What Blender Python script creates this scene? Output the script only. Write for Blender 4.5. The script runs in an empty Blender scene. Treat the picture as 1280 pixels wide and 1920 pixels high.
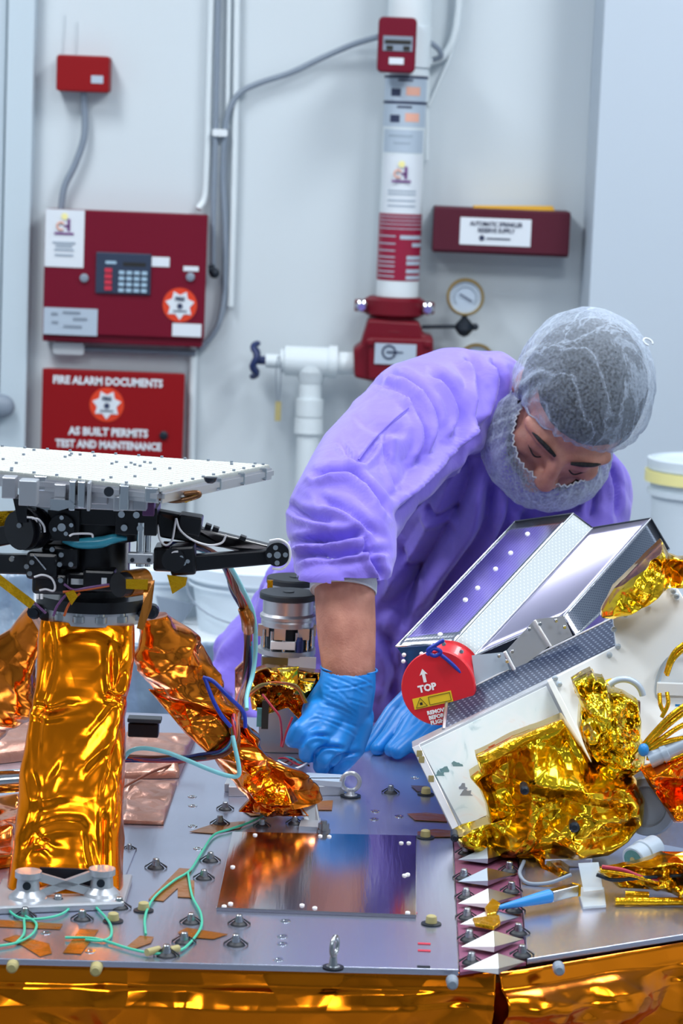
import bpy, math, random
import numpy as np
from math import sin, cos, pi, radians, sqrt, atan2
from mathutils import Matrix, Vector
random.seed(7)
SC = bpy.context.scene
COL = SC.collection

# ---------------------------------------------------------------- camera
PITCH, ROLL, FPX, CAMZ = radians(8), radians(2.3), 5000.0, 1.65
FW = np.array([0, cos(PITCH), -sin(PITCH)])
_U = np.array([0, sin(PITCH), cos(PITCH)])
_R = np.array([1.0, 0, 0])
CX = _R * cos(ROLL) + _U * sin(ROLL)
CY = -_R * sin(ROLL) + _U * cos(ROLL)
CP = np.array([0, 0, CAMZ])
cam = bpy.data.cameras.new('camera')
cam.sensor_fit = 'VERTICAL'; cam.sensor_height = 36.0
cam.lens = FPX * 36.0 / 1920.0
cam.clip_start = 0.05; cam.clip_end = 60
cam.dof.use_dof = True; cam.dof.focus_distance = 2.95; cam.dof.aperture_fstop = 13
camo = bpy.data.objects.new('camera', cam); COL.objects.link(camo)
camo.matrix_world = Matrix(((CX[0], CY[0], -FW[0], 0), (CX[1], CY[1], -FW[1], 0), (CX[2], CY[2], -FW[2], CAMZ), (0, 0, 0, 1)))
SC.camera = camo

def ray(px, py): return FW + CX * (px - 640) / FPX - CY * (py - 960) / FPX
def W(px, py, D):            # pixel -> point at world depth y = D
    d = ray(px, py); return CP + d * (D / d[1])
def ZP(px, py, z):           # pixel -> point on the horizontal plane z
    d = ray(px, py); return CP + d * ((z - CAMZ) / d[2])
def KP(D): return D / 0.99 / FPX   # metres per pixel at depth D

# ---------------------------------------------------------------- world, lights, exposure
wd = bpy.data.worlds.new('world'); SC.world = wd; wd.use_nodes = True
wd.node_tree.nodes['Background'].inputs[0].default_value = (0.5, 0.56, 0.65, 1)
wd.node_tree.nodes['Background'].inputs[1].default_value = 0.25
vs = SC.view_settings
vs.view_transform = 'Standard'; vs.look = 'None'; vs.gamma = 1.0; vs.use_curve_mapping = False
vs.exposure = -0.46
LIGHT_COL = (0.97, 0.985, 1.0)
LAMPS = [(-1.5, 5.2, 72), (1.3, 5.2, 66), (-1.7, 2.6, 60), (0.5, 2.9, 52), (2.3, 2.2, 60), (-1.0, -0.6, 48), (1.4, -0.6, 44)]   # x, y, watts
CEIL = 3.6
for lx, ly, wt in LAMPS:
    ld = bpy.data.lights.new('ceiling_lamp', 'AREA'); ld.shape = 'RECTANGLE'; ld.size = 0.55; ld.size_y = 1.15
    ld.energy = wt; ld.color = LIGHT_COL
    lo = bpy.data.objects.new('ceiling_lamp', ld); COL.objects.link(lo); lo.location = (lx, ly, CEIL - 0.075)

# ---------------------------------------------------------------- materials
def newmat(name):
    m = bpy.data.materials.new(name); m.use_nodes = True
    nt = m.node_tree; return m, nt, nt.nodes['Principled BSDF']
def lin(c):
    return tuple((x / 12.92 if x <= 0.04045 else ((x + 0.055) / 1.055) ** 2.4) for x in c)
def mat(name, col, rough=0.5, metal=0.0, bump=0.0, bscale=40, spec=0.5, var=0.0, vscale=6, stretch=None, alpha=1, trans=0, sss=0, coat=0, srgb=True, emit=0, aniso=0):
    m, nt, b = newmat(name)
    c = lin(col) if srgb else col
    b.inputs['Base Color'].default_value = (*c, 1)
    b.inputs['Roughness'].default_value = rough; b.inputs['Metallic'].default_value = metal
    b.inputs['Specular IOR Level'].default_value = spec
    if alpha < 1: b.inputs['Alpha'].default_value = alpha
    if trans: b.inputs['Transmission Weight'].default_value = trans
    if coat: b.inputs['Coat Weight'].default_value = coat; b.inputs['Coat Roughness'].default_value = 0.1
    if sss: b.inputs['Subsurface Weight'].default_value = sss; b.inputs['Subsurface Radius'].default_value = (0.012, 0.005, 0.003); b.inputs['Subsurface Scale'].default_value = 1
    if emit: b.inputs['Emission Color'].default_value = (*c, 1); b.inputs['Emission Strength'].default_value = emit
    tc = nt.nodes.new('ShaderNodeTexCoord'); src = tc.outputs['Object']
    if stretch:
        mp = nt.nodes.new('ShaderNodeMapping'); mp.inputs['Scale'].default_value = stretch
        nt.links.new(src, mp.inputs[0]); src = mp.outputs[0]
    if var:
        n = nt.nodes.new('ShaderNodeTexNoise'); n.inputs['Scale'].default_value = vscale; n.inputs['Detail'].default_value = 4
        nt.links.new(src, n.inputs[0])
        mx = nt.nodes.new('ShaderNodeMix'); mx.data_type = 'RGBA'
        mx.inputs[6].default_value = (*[x * (1 - var) for x in c], 1); mx.inputs[7].default_value = (*[min(1, x * (1 + var)) for x in c], 1)
        nt.links.new(n.outputs[0], mx.inputs[0]); nt.links.new(mx.outputs[2], b.inputs['Base Color'])
    if bump:
        n = nt.nodes.new('ShaderNodeTexNoise'); n.inputs['Scale'].default_value = bscale; n.inputs['Detail'].default_value = 5
        nt.links.new(src, n.inputs[0])
        bp = nt.nodes.new('ShaderNodeBump'); bp.inputs['Strength'].default_value = bump; bp.inputs['Distance'].default_value = 0.01
        nt.links.new(n.outputs[0], bp.inputs['Height']); nt.links.new(bp.outputs[0], b.inputs['Normal'])
    return m

def foil(name, col, rough=0.14, s1=18, k1=0.5, s2=60, k2=0.2, bump=0.25, bs=25, tint2=None):
    """metallised film: flat creased facets (per-cell tilted normals) over soft waves"""
    m, nt, b = newmat(name); L = nt.links.new
    b.inputs['Base Color'].default_value = (*col, 1); b.inputs['Metallic'].default_value = 1; b.inputs['Roughness'].default_value = rough
    tc = nt.nodes.new('ShaderNodeTexCoord')
    nz = nt.nodes.new('ShaderNodeTexNoise'); nz.inputs['Scale'].default_value = s1 * 0.7; L(tc.outputs['Object'], nz.inputs[0])
    sc = nt.nodes.new('ShaderNodeVectorMath'); sc.operation = 'SCALE'; sc.inputs[3].default_value = 0.9 / s1; L(nz.outputs['Color'], sc.inputs[0])
    ad = nt.nodes.new('ShaderNodeVectorMath'); ad.operation = 'ADD'; L(tc.outputs['Object'], ad.inputs[0]); L(sc.outputs[0], ad.inputs[1])
    geo = nt.nodes.new('ShaderNodeBump'); geo.inputs['Strength'].default_value = bump; geo.inputs['Distance'].default_value = 0.02
    n2 = nt.nodes.new('ShaderNodeTexNoise'); n2.inputs['Scale'].default_value = bs; n2.inputs['Detail'].default_value = 2; L(ad.outputs[0], n2.inputs[0])
    L(n2.outputs[0], geo.inputs['Height'])
    cur = geo.outputs[0]
    for s, k in ((s1, k1), (s2, k2)):
        if not k: continue
        v = nt.nodes.new('ShaderNodeTexVoronoi'); v.inputs['Scale'].default_value = s; L(ad.outputs[0], v.inputs['Vector'])
        su = nt.nodes.new('ShaderNodeVectorMath'); su.operation = 'SUBTRACT'; su.inputs[1].default_value = (.5, .5, .5); L(v.outputs['Color'], su.inputs[0])
        s3 = nt.nodes.new('ShaderNodeVectorMath'); s3.operation = 'SCALE'; s3.inputs[3].default_value = k; L(su.outputs[0], s3.inputs[0])
        a3 = nt.nodes.new('ShaderNodeVectorMath'); a3.operation = 'ADD'; L(cur, a3.inputs[0]); L(s3.outputs[0], a3.inputs[1])
        cur = a3.outputs[0]
    nm = nt.nodes.new('ShaderNodeVectorMath'); nm.operation = 'NORMALIZE'; L(cur, nm.inputs[0]); L(nm.outputs[0], b.inputs['Normal'])
    if tint2:
        n4 = nt.nodes.new('ShaderNodeTexNoise'); n4.inputs['Scale'].default_value = 9; L(tc.outputs['Object'], n4.inputs[0])
        rp = nt.nodes.new('ShaderNodeValToRGB'); rp.color_ramp.elements[0].position = .42; rp.color_ramp.elements[1].position = .6
        rp.color_ramp.elements[0].color = (*col, 1); rp.color_ramp.elements[1].color = (*tint2, 1)
        L(n4.outputs[0], rp.inputs[0]); L(rp.outputs[0], b.inputs['Base Color'])
    return m

M = {}
M['wall'] = mat('wall_paint', (.79, .83, .855), .6, bump=.02, bscale=120, var=.03, vscale=1.2)
M['pier'] = mat('pier_paint', (.72, .77, .82), .6, var=.03, vscale=1.5)
M['door'] = mat('door_paint', (.74, .80, .84), .5)
M['white'] = mat('white_paint', (.86, .89, .91), .4)
M['whitepipe'] = mat('white_pipe_paint', (.84, .88, .90), .35)
M['floor'] = mat('floor_epoxy', (.50, .52, .55), .3, var=.08, vscale=2)
M['ceiling'] = mat('ceiling_tile', (.80, .83, .86), .7, bump=.05, bscale=60)
M['lampglow'] = mat('lamp_diffuser', (.93, .97, 1), .5, emit=7)
M['red'] = mat('red_enamel', (.42, .0, .13), .5, spec=.25, var=.05)
M['redbright'] = mat('red_enamel_bright', (.53, .0, .04), .5, spec=.25, var=.05)
M['redvalve'] = mat('red_valve_paint', (.42, .03, .11), .4, spec=.3, bump=.05, bscale=60)
M['maroon'] = mat('maroon_enamel', (.31, .09, .16), .5, spec=.25, var=.06)
M['magenta'] = mat('magenta_label', (.55, .03, .20), .4)
M['label'] = mat('label_white', (.84, .87, .90), .45)
M['labelgrey'] = mat('label_bluegrey', (.70, .76, .82), .4, metal=.2)
M['ink'] = mat('ink_navy', (.16, .20, .32), .6)
M['inkfaint'] = mat('ink_faint', (.60, .66, .72), .6)
M['orange'] = mat('sticker_orange', (.84, .22, .06), .5)
M['logo_o'] = mat('sticker_peach', (.88, .66, .58), .5)
M['logo_p'] = mat('sticker_plum', (.45, .25, .50), .5)
M['logo_y'] = mat('sticker_yellow', (.93, .90, .62), .5)
M['keypad'] = mat('keypad_slate', (.16, .21, .30), .4)
M['key'] = mat('key_pale', (.62, .74, .82), .5)
M['keyred'] = mat('key_red', (.76, .16, .26), .5)
M['brass'] = mat('brass', (.72, .62, .38), .3, metal=.8)
M['greycond'] = mat('grey_conduit', (.50, .55, .61), .45)
M['blue'] = mat('valve_blue', (.10, .17, .36), .4)
M['dark'] = mat('dark_metal', (.13, .16, .20), .4, metal=.5)
M['steel'] = mat('brushed_steel', (.66, .68, .70), .28, metal=1, var=.08, vscale=40)
M['chrome'] = mat('bright_steel', (.80, .82, .84), .16, metal=1)
M['yellow'] = mat('yellow_tape', (.88, .68, .20), .5)
M['black'] = mat('black_anodised', (.045, .055, .085), .3, metal=.3, spec=.6)
M['black2'] = mat('black_rubber', (.14, .17, .20), .5)
M['plasticwhite'] = mat('white_bucket_plastic', (.82, .87, .91), .4)
M['sheet'] = mat('bluish_plastic_sheet', (.46, .55, .64), .25, bump=.9, bscale=14, spec=.7, var=.35, vscale=22)
M['tabletop'] = mat('white_laminate', (.84, .87, .89), .35)
M['alu'] = mat('aluminium_plate', (.74, .76, .84), .27, metal=.90, var=.05, vscale=3, bump=.03, bscale=200, stretch=(1, .08, 1))
M['alupol'] = mat('polished_cover_plate', (.78, .76, .78), .13, metal=1, bump=.02, bscale=150, stretch=(1, .06, 1))
M['aluback'] = mat('machined_aluminium', (.80, .80, .82), .36, metal=1)
M['milled'] = mat('milled_white_metal', (.70, .72, .75), .32, metal=.55)
M['panelwhite'] = mat('array_tile_cream', (.77, .78, .755), .55)
M['gap'] = mat('array_tile_gap', (.66, .68, .68), .6)
M['kapton'] = foil('amber_foil', (.93, .235, .005), .2, 7, .09, 30, .03, .12, 8)
M['kaptonred'] = foil('copper_red_foil', (.74, .19, .015), .17, 9, .22, 34, .08, .25, 9)
M['skirt'] = foil('amber_skirt_foil', (.74, .19, .006), .17, 5, .22, 18, .10, .4, 6)
M['gold'] = foil('yellow_gold_foil', (.95, .62, .02), .19, 13, .60, 48, .20, .3, 14, tint2=(.90, .50, .02))
M['goldfine'] = foil('crumpled_gold_foil', (.98, .68, .03), .16, 45, 1.1, 120, .7, .4, 40)
M['copper'] = mat('copper_tape', (.72, .54, .48), .36, metal=.75, var=.25, vscale=14, bump=.35, bscale=30)
M['clip'] = mat('clip_black', (.09, .11, .15), .5)
M['tape'] = mat('amber_tape', (.62, .38, .10), .22, metal=.45, bump=.15, bscale=40, var=.15, vscale=30)
M['tapedark'] = mat('brown_tape', (.42, .27, .14), .25, metal=.4, var=.2, vscale=30)
M['goldsolid'] = mat('gold_ribbon', (.90, .68, .09), .2, metal=.8, bump=.3, bscale=60)
M['gown'] = None
M['skin'] = None
M['glove'] = None
M['cuff'] = mat('white_cuff', (.84, .87, .90), .8, bump=.2, bscale=300)
M['hair'] = mat('dark_hair', (.045, .05, .065), .7, bump=.5, bscale=200)
M['cyan'] = mat('cyan_sleeve', (.50, .80, .84), .35)
M['cyandeep'] = mat('cyan_tube', (.22, .62, .72), .3)
M['green'] = mat('green_wire', (.25, .72, .60), .4)
M['bluewire'] = mat('blue_tie', (.06, .20, .66), .4)
M['blueplug'] = mat('blue_boot', (.12, .52, .80), .4)
M['wirew'] = mat('white_wire', (.86, .86, .88), .45)
M['wire1'] = mat('brown_wire', (.42, .20, .10), .4)
M['wire2'] = mat('orange_wire', (.70, .32, .10), .4)
M['wire3'] = mat('violet_wire', (.38, .22, .42), .4)
M['wire4'] = mat('dark_blue_wire', (.10, .17, .42), .4)
M['wire5'] = mat('crimson_wire', (.66, .12, .22), .4)
M['wire6'] = mat('olive_wire', (.38, .34, .12), .4)
M['foam'] = mat('cream_stud_cap', (.66, .62, .42), .6)
M['redcap'] = mat('red_lens_cover', (.82, .07, .14), .42, coat=.2)
M['capyellow'] = mat('cover_yellow', (.90, .76, .10), .5)
M['capwhite'] = mat('cover_white', (.95, .95, .96), .5)
M['capblack'] = mat('cover_black', (.10, .10, .08), .5)
M['whiteplate'] = mat('white_radiator_paint', (.90, .92, .93), .35)
M['clear'] = mat('clear_plastic', (.85, .90, .93), .1, alpha=.45)
M['teal'] = mat('connector_teal', (.30, .52, .52), .5, var=.3, vscale=200)
M['trouser'] = mat('coverall_white', (.80, .84, .88), .8)
M['rubbergrey'] = mat('shoe_cover_blue', (.45, .58, .75), .7)

# gown cloth: thin violet nonwoven with fine crinkle
m, nt, b = newmat('violet_gown_cloth'); L = nt.links.new
b.inputs['Base Color'].default_value = (*lin((.50, .43, .84)), 1); b.inputs['Roughness'].default_value = .55
b.inputs['Sheen Weight'].default_value = .25; b.inputs['Specular IOR Level'].default_value = .25
tc = nt.nodes.new('ShaderNodeTexCoord'); bp = nt.nodes.new('ShaderNodeBump'); bp.inputs['Strength'].default_value = .30; bp.inputs['Distance'].default_value = .006
nz = nt.nodes.new('ShaderNodeTexNoise'); nz.inputs['Scale'].default_value = 26; nz.inputs['Detail'].default_value = 4; nz.inputs['Distortion'].default_value = 1.2
L(tc.outputs['Object'], nz.inputs[0]); L(nz.outputs[0], bp.inputs['Height']); L(bp.outputs[0], b.inputs['Normal'])
M['gown'] = m
# skin
m, nt, b = newmat('skin'); L = nt.links.new
b.inputs['Roughness'].default_value = .5; b.inputs['Subsurface Weight'].default_value = .15
b.inputs['Subsurface Radius'].default_value = (.012, .005, .003); b.inputs['Subsurface Scale'].default_value = 1
tc = nt.nodes.new('ShaderNodeTexCoord'); nz = nt.nodes.new('ShaderNodeTexNoise'); nz.inputs['Scale'].default_value = 38; nz.inputs['Detail'].default_value = 5
rp = nt.nodes.new('ShaderNodeValToRGB'); rp.color_ramp.elements[0].position = .3; rp.color_ramp.elements[1].position = .7
rp.color_ramp.elements[0].color = (*lin((.66, .43, .37)), 1); rp.color_ramp.elements[1].color = (*lin((.80, .57, .49)), 1)
L(tc.outputs['Object'], nz.inputs[0]); L(nz.outputs[0], rp.inputs[0]); L(rp.outputs[0], b.inputs['Base Color'])
bp = nt.nodes.new('ShaderNodeBump'); bp.inputs['Strength'].default_value = .25; bp.inputs['Distance'].default_value = .002
n2 = nt.nodes.new('ShaderNodeTexNoise'); n2.inputs['Scale'].default_value = 400; L(tc.outputs['Object'], n2.inputs[0]); L(n2.outputs[0], bp.inputs['Height']); L(bp.outputs[0], b.inputs['Normal'])
M['skin'] = m
# nitrile glove: blue with stretched wrinkle bands
m, nt, b = newmat('blue_nitrile'); L = nt.links.new
b.inputs['Base Color'].default_value = (*lin((.07, .52, .86)), 1); b.inputs['Roughness'].default_value = .42
tc = nt.nodes.new('ShaderNodeTexCoord'); mp = nt.nodes.new('ShaderNodeMapping'); mp.inputs['Rotation'].default_value = (0, radians(20), 0); mp.inputs['Scale'].default_value = (.3, .45, 1.5)
L(tc.outputs['Object'], mp.inputs[0]); wv = nt.nodes.new('ShaderNodeTexNoise'); wv.inputs['Scale'].default_value = 48; wv.inputs['Detail'].default_value = 3; wv.inputs['Distortion'].default_value = .8
L(mp.outputs[0], wv.inputs[0]); bp = nt.nodes.new('ShaderNodeBump'); bp.inputs['Strength'].default_value = .05; bp.inputs['Distance'].default_value = .006
L(wv.outputs[0], bp.inputs['Height']); L(bp.outputs[0], b.inputs['Normal'])
M['glove'] = m
# sheer nonwoven (cap, beard cover)
def sheer(name, base, alpha0, alpha1, sc):
    m, nt, b = newmat(name); L = nt.links.new
    b.inputs['Base Color'].default_value = (*lin(base), 1); b.inputs['Roughness'].default_value = .6; b.inputs['Specular IOR Level'].default_value = .2
    tc = nt.nodes.new('ShaderNodeTexCoord')
    mp = nt.nodes.new('ShaderNodeMapping'); mp.inputs['Location'].default_value = (3.3, 1.7, 2.1); mp.inputs['Scale'].default_value = (1, 1, .35); mp.inputs['Rotation'].default_value = (0, radians(-30), 0); L(tc.outputs['Object'], mp.inputs[0])
    n1 = nt.nodes.new('ShaderNodeTexNoise'); n1.inputs['Scale'].default_value = sc; n1.inputs['Detail'].default_value = 6; n1.inputs['Distortion'].default_value = 1.4; L(mp.outputs[0], n1.inputs[0])
    n3 = nt.nodes.new('ShaderNodeTexNoise'); n3.inputs['Scale'].default_value = 260; n3.inputs['Detail'].default_value = 2; L(tc.outputs['Object'], n3.inputs[0])
    # ridged: 1-|n-.5|*k gives thin crease lines
    a = nt.nodes.new('ShaderNodeMath'); a.operation = 'SUBTRACT'; a.inputs[1].default_value = .5; L(n1.outputs[0], a.inputs[0])
    a2 = nt.nodes.new('ShaderNodeMath'); a2.operation = 'ABSOLUTE'; L(a.outputs[0], a2.inputs[0])
    mr = nt.nodes.new('ShaderNodeMapRange'); mr.inputs[1].default_value = 0; mr.inputs[2].default_value = .035; mr.inputs[3].default_value = 1; mr.inputs[4].default_value = 0; L(a2.outputs[0], mr.inputs[0])
    pw = nt.nodes.new('ShaderNodeMath'); pw.operation = 'MULTIPLY'; pw.inputs[1].default_value = .22; L(mr.outputs[0], pw.inputs[0])
    r2 = nt.nodes.new('ShaderNodeMapRange'); r2.inputs[1].default_value = .35; r2.inputs[2].default_value = .65; r2.inputs[3].default_value = alpha0; r2.inputs[4].default_value = alpha1; L(n3.outputs[0], r2.inputs[0])
    lw = nt.nodes.new('ShaderNodeLayerWeight'); lw.inputs[0].default_value = .35
    l2 = nt.nodes.new('ShaderNodeMath'); l2.operation = 'MULTIPLY'; l2.inputs[1].default_value = .45; L(lw.outputs['Facing'], l2.inputs[0])
    s = nt.nodes.new('ShaderNodeMath'); s.operation = 'ADD'; L(pw.outputs[0], s.inputs[0]); L(r2.outputs[0], s.inputs[1])
    s2 = nt.nodes.new('ShaderNodeMath'); s2.operation = 'ADD'; s2.use_clamp = True; L(s.outputs[0], s2.inputs[0]); L(l2.outputs[0], s2.inputs[1])
    L(s2.outputs[0], b.inputs['Alpha'])
    bp = nt.nodes.new('ShaderNodeBump'); bp.inputs['Strength'].default_value = .5; bp.inputs['Distance'].default_value = .004; L(n1.outputs[0], bp.inputs['Height']); L(bp.outputs[0], b.inputs['Normal'])
    return m
M['cap'] = sheer('sheer_white_cap', (.74, .80, .88), .06, .21, 15)
M['beard'] = sheer('sheer_white_beard_cover', (.80, .85, .92), .20, .44, 20)
# perforated bright sheet metal
def perf(name, col, rough, pitch, metal=1.0, hole=(.05, .06, .09), r=.28, angle=0):
    m, nt, b = newmat(name); L = nt.links.new
    b.inputs['Metallic'].default_value = metal; b.inputs['Roughness'].default_value = rough
    uv = nt.nodes.new('ShaderNodeUVMap')
    mp = nt.nodes.new('ShaderNodeMapping'); mp.inputs['Scale'].default_value = (1 / pitch, 1 / pitch, 1); mp.inputs['Rotation'].default_value = (0, 0, angle); L(uv.outputs[0], mp.inputs[0])
    fr = nt.nodes.new('ShaderNodeVectorMath'); fr.operation = 'FRACTION'; L(mp.outputs[0], fr.inputs[0])
    sb = nt.nodes.new('ShaderNodeVectorMath'); sb.operation = 'SUBTRACT'; sb.inputs[1].default_value = (.5, .5, 0); L(fr.outputs[0], sb.inputs[0])
    sp = nt.nodes.new('ShaderNodeVectorMath'); sp.operation = 'MULTIPLY'; sp.inputs[1].default_value = (1, 1, 0); L(sb.outputs[0], sp.inputs[0])
    ln = nt.nodes.new('ShaderNodeVectorMath'); ln.operation = 'LENGTH'; L(sp.outputs[0], ln.inputs[0])
    lt = nt.nodes.new('ShaderNodeMath'); lt.operation = 'LESS_THAN'; lt.inputs[1].default_value = r; L(ln.outputs['Value'], lt.inputs[0])
    mx = nt.nodes.new('ShaderNodeMix'); mx.data_type = 'RGBA'; mx.inputs[6].default_value = (*col, 1); mx.inputs[7].default_value = (*hole, 1)
    L(lt.outputs[0], mx.inputs[0]); L(mx.outputs[2], b.inputs['Base Color'])
    return m
M['perf'] = perf('perforated_bright_metal', (.78, .79, .86), .14, .0042, hole=(.40, .41, .52))
M['perfmatte'] = perf('perforated_matte_metal', (.62, .68, .70), .45, .0060, metal=.4, hole=(.84, .88, .90), r=.2)
M['perfdark'] = perf('perforated_blue_metal', (.025, .040, .085), .35, .0062, metal=.35, hole=(.16, .20, .28), r=.22)
M['mirror'] = mat('bright_sheet_metal', (.70, .69, .80), .30, metal=1)
# marbled white panel with blue-green smudges
m, nt, b = newmat('smudged_white_radiator'); L = nt.links.new
b.inputs['Roughness'].default_value = .3
tc = nt.nodes.new('ShaderNodeTexCoord'); nz = nt.nodes.new('ShaderNodeTexNoise'); nz.inputs['Scale'].default_value = 26; nz.inputs['Detail'].default_value = 6; nz.inputs['Distortion'].default_value = 1
rp = nt.nodes.new('ShaderNodeValToRGB'); e = rp.color_ramp.elements
e[0].position = .30; e[0].color = (*lin((.55, .68, .72)), 1); e[1].position = .42; e[1].color = (*lin((.83, .88, .90)), 1)
e2 = rp.color_ramp.elements.new(.62); e2.color = (*lin((.86, .89, .91)), 1); e3 = rp.color_ramp.elements.new(.74); e3.color = (*lin((.86, .80, .78)), 1)
L(tc.outputs['Object'], nz.inputs[0]); L(nz.outputs[0], rp.inputs[0]); L(rp.outputs[0], b.inputs['Base Color'])
M['smudge'] = m

# ---------------------------------------------------------------- helpers
def V(*a): return np.array(a, float)
def nrm(v): v = np.asarray(v, float); return v / (np.linalg.norm(v) + 1e-12)
def basis(x, y):        # 3x3 with columns x, y', z
    x = nrm(x); z = nrm(np.cross(x, y)); y = np.cross(z, x); return np.stack([x, y, z], 1)
I3 = np.eye(3)
class MB:
    def __init__(s): s.v = []; s.f = []; s.sm = []; s.uv = {}
    def add(s, v, f, smooth=False, uv=None):
        o = len(s.v); s.v.extend([tuple(map(float, p)) for p in v])
        for i, q in enumerate(f):
            s.f.append(tuple(o + k for k in q)); s.sm.append(smooth)
        if uv is not None:
            for k, u in enumerate(uv): s.uv[o + k] = u
        return s
    def box(s, c, size, B=I3, taper=1.0):
        c = V(*c); h = V(*size) / 2; v = []
        for z in (-1, 1):
            t = taper if z > 0 else 1
            for x, y in ((-1, -1), (1, -1), (1, 1), (-1, 1)): v.append(c + B @ (V(x * t, y * t, z) * h))
        return s.add(v, [(3, 2, 1, 0), (4, 5, 6, 7), (0, 1, 5, 4), (1, 2, 6, 5), (2, 3, 7, 6), (3, 0, 4, 7)])
    def rbox(s, c, size, B=I3, r=.2, n=4):     # box with rounded vertical (local z) edges; r as metres
        hx, hy, hz = V(*size) / 2; pts = []
        for k, (sx, sy) in enumerate(((1, 1), (-1, 1), (-1, -1), (1, -1))):
            for j in range(n + 1):
                a = k * pi / 2 + j * pi / 2 / n; pts.append((sx * (hx - r) + r * cos(a), sy * (hy - r) + r * sin(a)))
        return s.prism([V(*c) + B @ V(x, y, -hz) for x, y in pts], B @ V(0, 0, 2 * hz))
    def prism(s, pts, ext, smooth=False):
        n = len(pts); pts = [V(*p) for p in pts]; ext = V(*ext)
        v = pts + [p + ext for p in pts]
        f = [tuple(range(n))[::-1], tuple(range(n, 2 * n))] + [(i, (i + 1) % n, n + (i + 1) % n, n + i) for i in range(n)]
        return s.add(v, f, smooth)
    def cyl(s, p0, p1, r0, r1=None, n=20, caps=True, smooth=True):
        p0, p1 = V(*p0), V(*p1); r1 = r0 if r1 is None else r1
        ax = nrm(p1 - p0); a = nrm(np.cross(ax, V(0, 0, 1) if abs(ax[2]) < .9 else V(1, 0, 0))); b = np.cross(ax, a)
        c = [(cos(2 * pi * i / n), sin(2 * pi * i / n)) for i in range(n)]
        v = [p0 + r0 * (a * x + b * y) for x, y in c] + [p1 + r1 * (a * x + b * y) for x, y in c]
        s.add(v, [(i, (i + 1) % n, n + (i + 1) % n, n + i) for i in range(n)], smooth)
        if caps:
            o = len(s.v); s.add(v[:n], [tuple(range(n))[::-1]]); s.add(v[n:], [tuple(range(n))])
        return s
    def lathe(s, p0, ax, prof, n=28, smooth=True, sx=1.0):   # prof: [(t along axis, r)]
        p0 = V(*p0); ax = nrm(ax); a = nrm(np.cross(ax, V(0, 0, 1) if abs(ax[2]) < .9 else V(1, 0, 0))); b = np.cross(ax, a)
        for (t0, r0), (t1, r1) in zip(prof[:-1], prof[1:]):
            v = [p0 + ax * t0 + r0 * (a * cos(q) + b * sin(q)) for q in np.linspace(0, 2 * pi, n, endpoint=False)] + [p0 + ax * t1 + r1 * (a * cos(q) + b * sin(q)) for q in np.linspace(0, 2 * pi, n, endpoint=False)]
            s.add(v, [(i, (i + 1) % n, n + (i + 1) % n, n + i) for i in range(n)], smooth)
        for (t, r) in (prof[0], prof[-1]):
            if r > 1e-6: s.add([p0 + ax * t + r * (a * cos(q) + b * sin(q)) for q in np.linspace(0, 2 * pi, n, endpoint=False)], [tuple(range(n))])
        return s
    def tube(s, pts, r, n=10, sub=6, closed=False, caps=True):
        P = spline(pts, sub, closed); m = len(P); r = np.interp(np.linspace(0, 1, m), np.linspace(0, 1, len(r)), r) if hasattr(r, '__len__') else np.full(m, r)
        T = np.gradient(P, axis=0); T /= np.linalg.norm(T, axis=1)[:, None] + 1e-12
        if closed: T[0] = T[-1] = nrm(P[1] - P[-2])
        a = nrm(np.cross(T[0], V(.3, .2, 1))); v = []
        for i in range(m):
            a = nrm(a - T[i] * (a @ T[i])); b = np.cross(T[i], a)
            v += [P[i] + r[i] * (a * cos(q) + b * sin(q)) for q in np.linspace(0, 2 * pi, n, endpoint=False)]
        f = [(i * n + j, i * n + (j + 1) % n, (i + 1) * n + (j + 1) % n, (i + 1) * n + j) for i in range(m - 1) for j in range(n)]
        s.add(v, f, True)
        if caps and not closed: s.add(v[:n], [tuple(range(n))[::-1]]); s.add(v[-n:], [tuple(range(n))])
        return s
    def ball(s, c, r, B=I3, n=20, m=12):
        r = V(r, r, r) if not hasattr(r, '__len__') else V(*r); v = []; f = []
        for i in range(m + 1):
            for j in range(n):
                t = pi * i / m; q = 2 * pi * j / n; v.append(V(*c) + B @ (r * V(sin(t) * cos(q), sin(t) * sin(q), cos(t))))
        for i in range(m):
            for j in range(n): f.append((i * n + j, (i + 1) * n + j, (i + 1) * n + (j + 1) % n, i * n + (j + 1) % n))
        return s.add(v, f, True)
    def grid(s, G, smooth=True, closed=False, uv=None):     # G: array (a, b, 3)
        a, b = G.shape[:2]; f = []
        for i in range(a - 1):
            for j in range(b if closed else b - 1): f.append((i * b + j, i * b + (j + 1) % b, (i + 1) * b + (j + 1) % b, (i + 1) * b + j))
        return s.add(G.reshape(-1, 3), f, smooth, None if uv is None else uv.reshape(-1, 2))
    def panel(s, q, th, seg=1):        # q: four corners, uv in metres, thickness along the normal behind
        q = [V(*p) for p in q]; n = nrm(np.cross(q[1] - q[0], q[3] - q[0]))
        U_ = nrm(q[1] - q[0]); Vv = np.cross(n, U_); uv = [((p - q[0]) @ U_, (p - q[0]) @ Vv) for p in q]
        s.add(q, [tuple(range(len(q)))], False, uv)
        s.add([p - n * th for p in q], [tuple(range(len(q)))[::-1]], False, uv)
        k = len(q)
        for i in range(k): s.add([q[i], q[i] - n * th, q[(i + 1) % k] - n * th, q[(i + 1) % k]], [(0, 1, 2, 3)])
        return s
    def bar(s, p0, p1, w, d, up=(0, 0, 1)):
        p0, p1 = V(*p0), V(*p1); B = basis(p1 - p0, up); return s.box((p0 + p1) / 2, (np.linalg.norm(p1 - p0), w, d), B)
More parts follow.
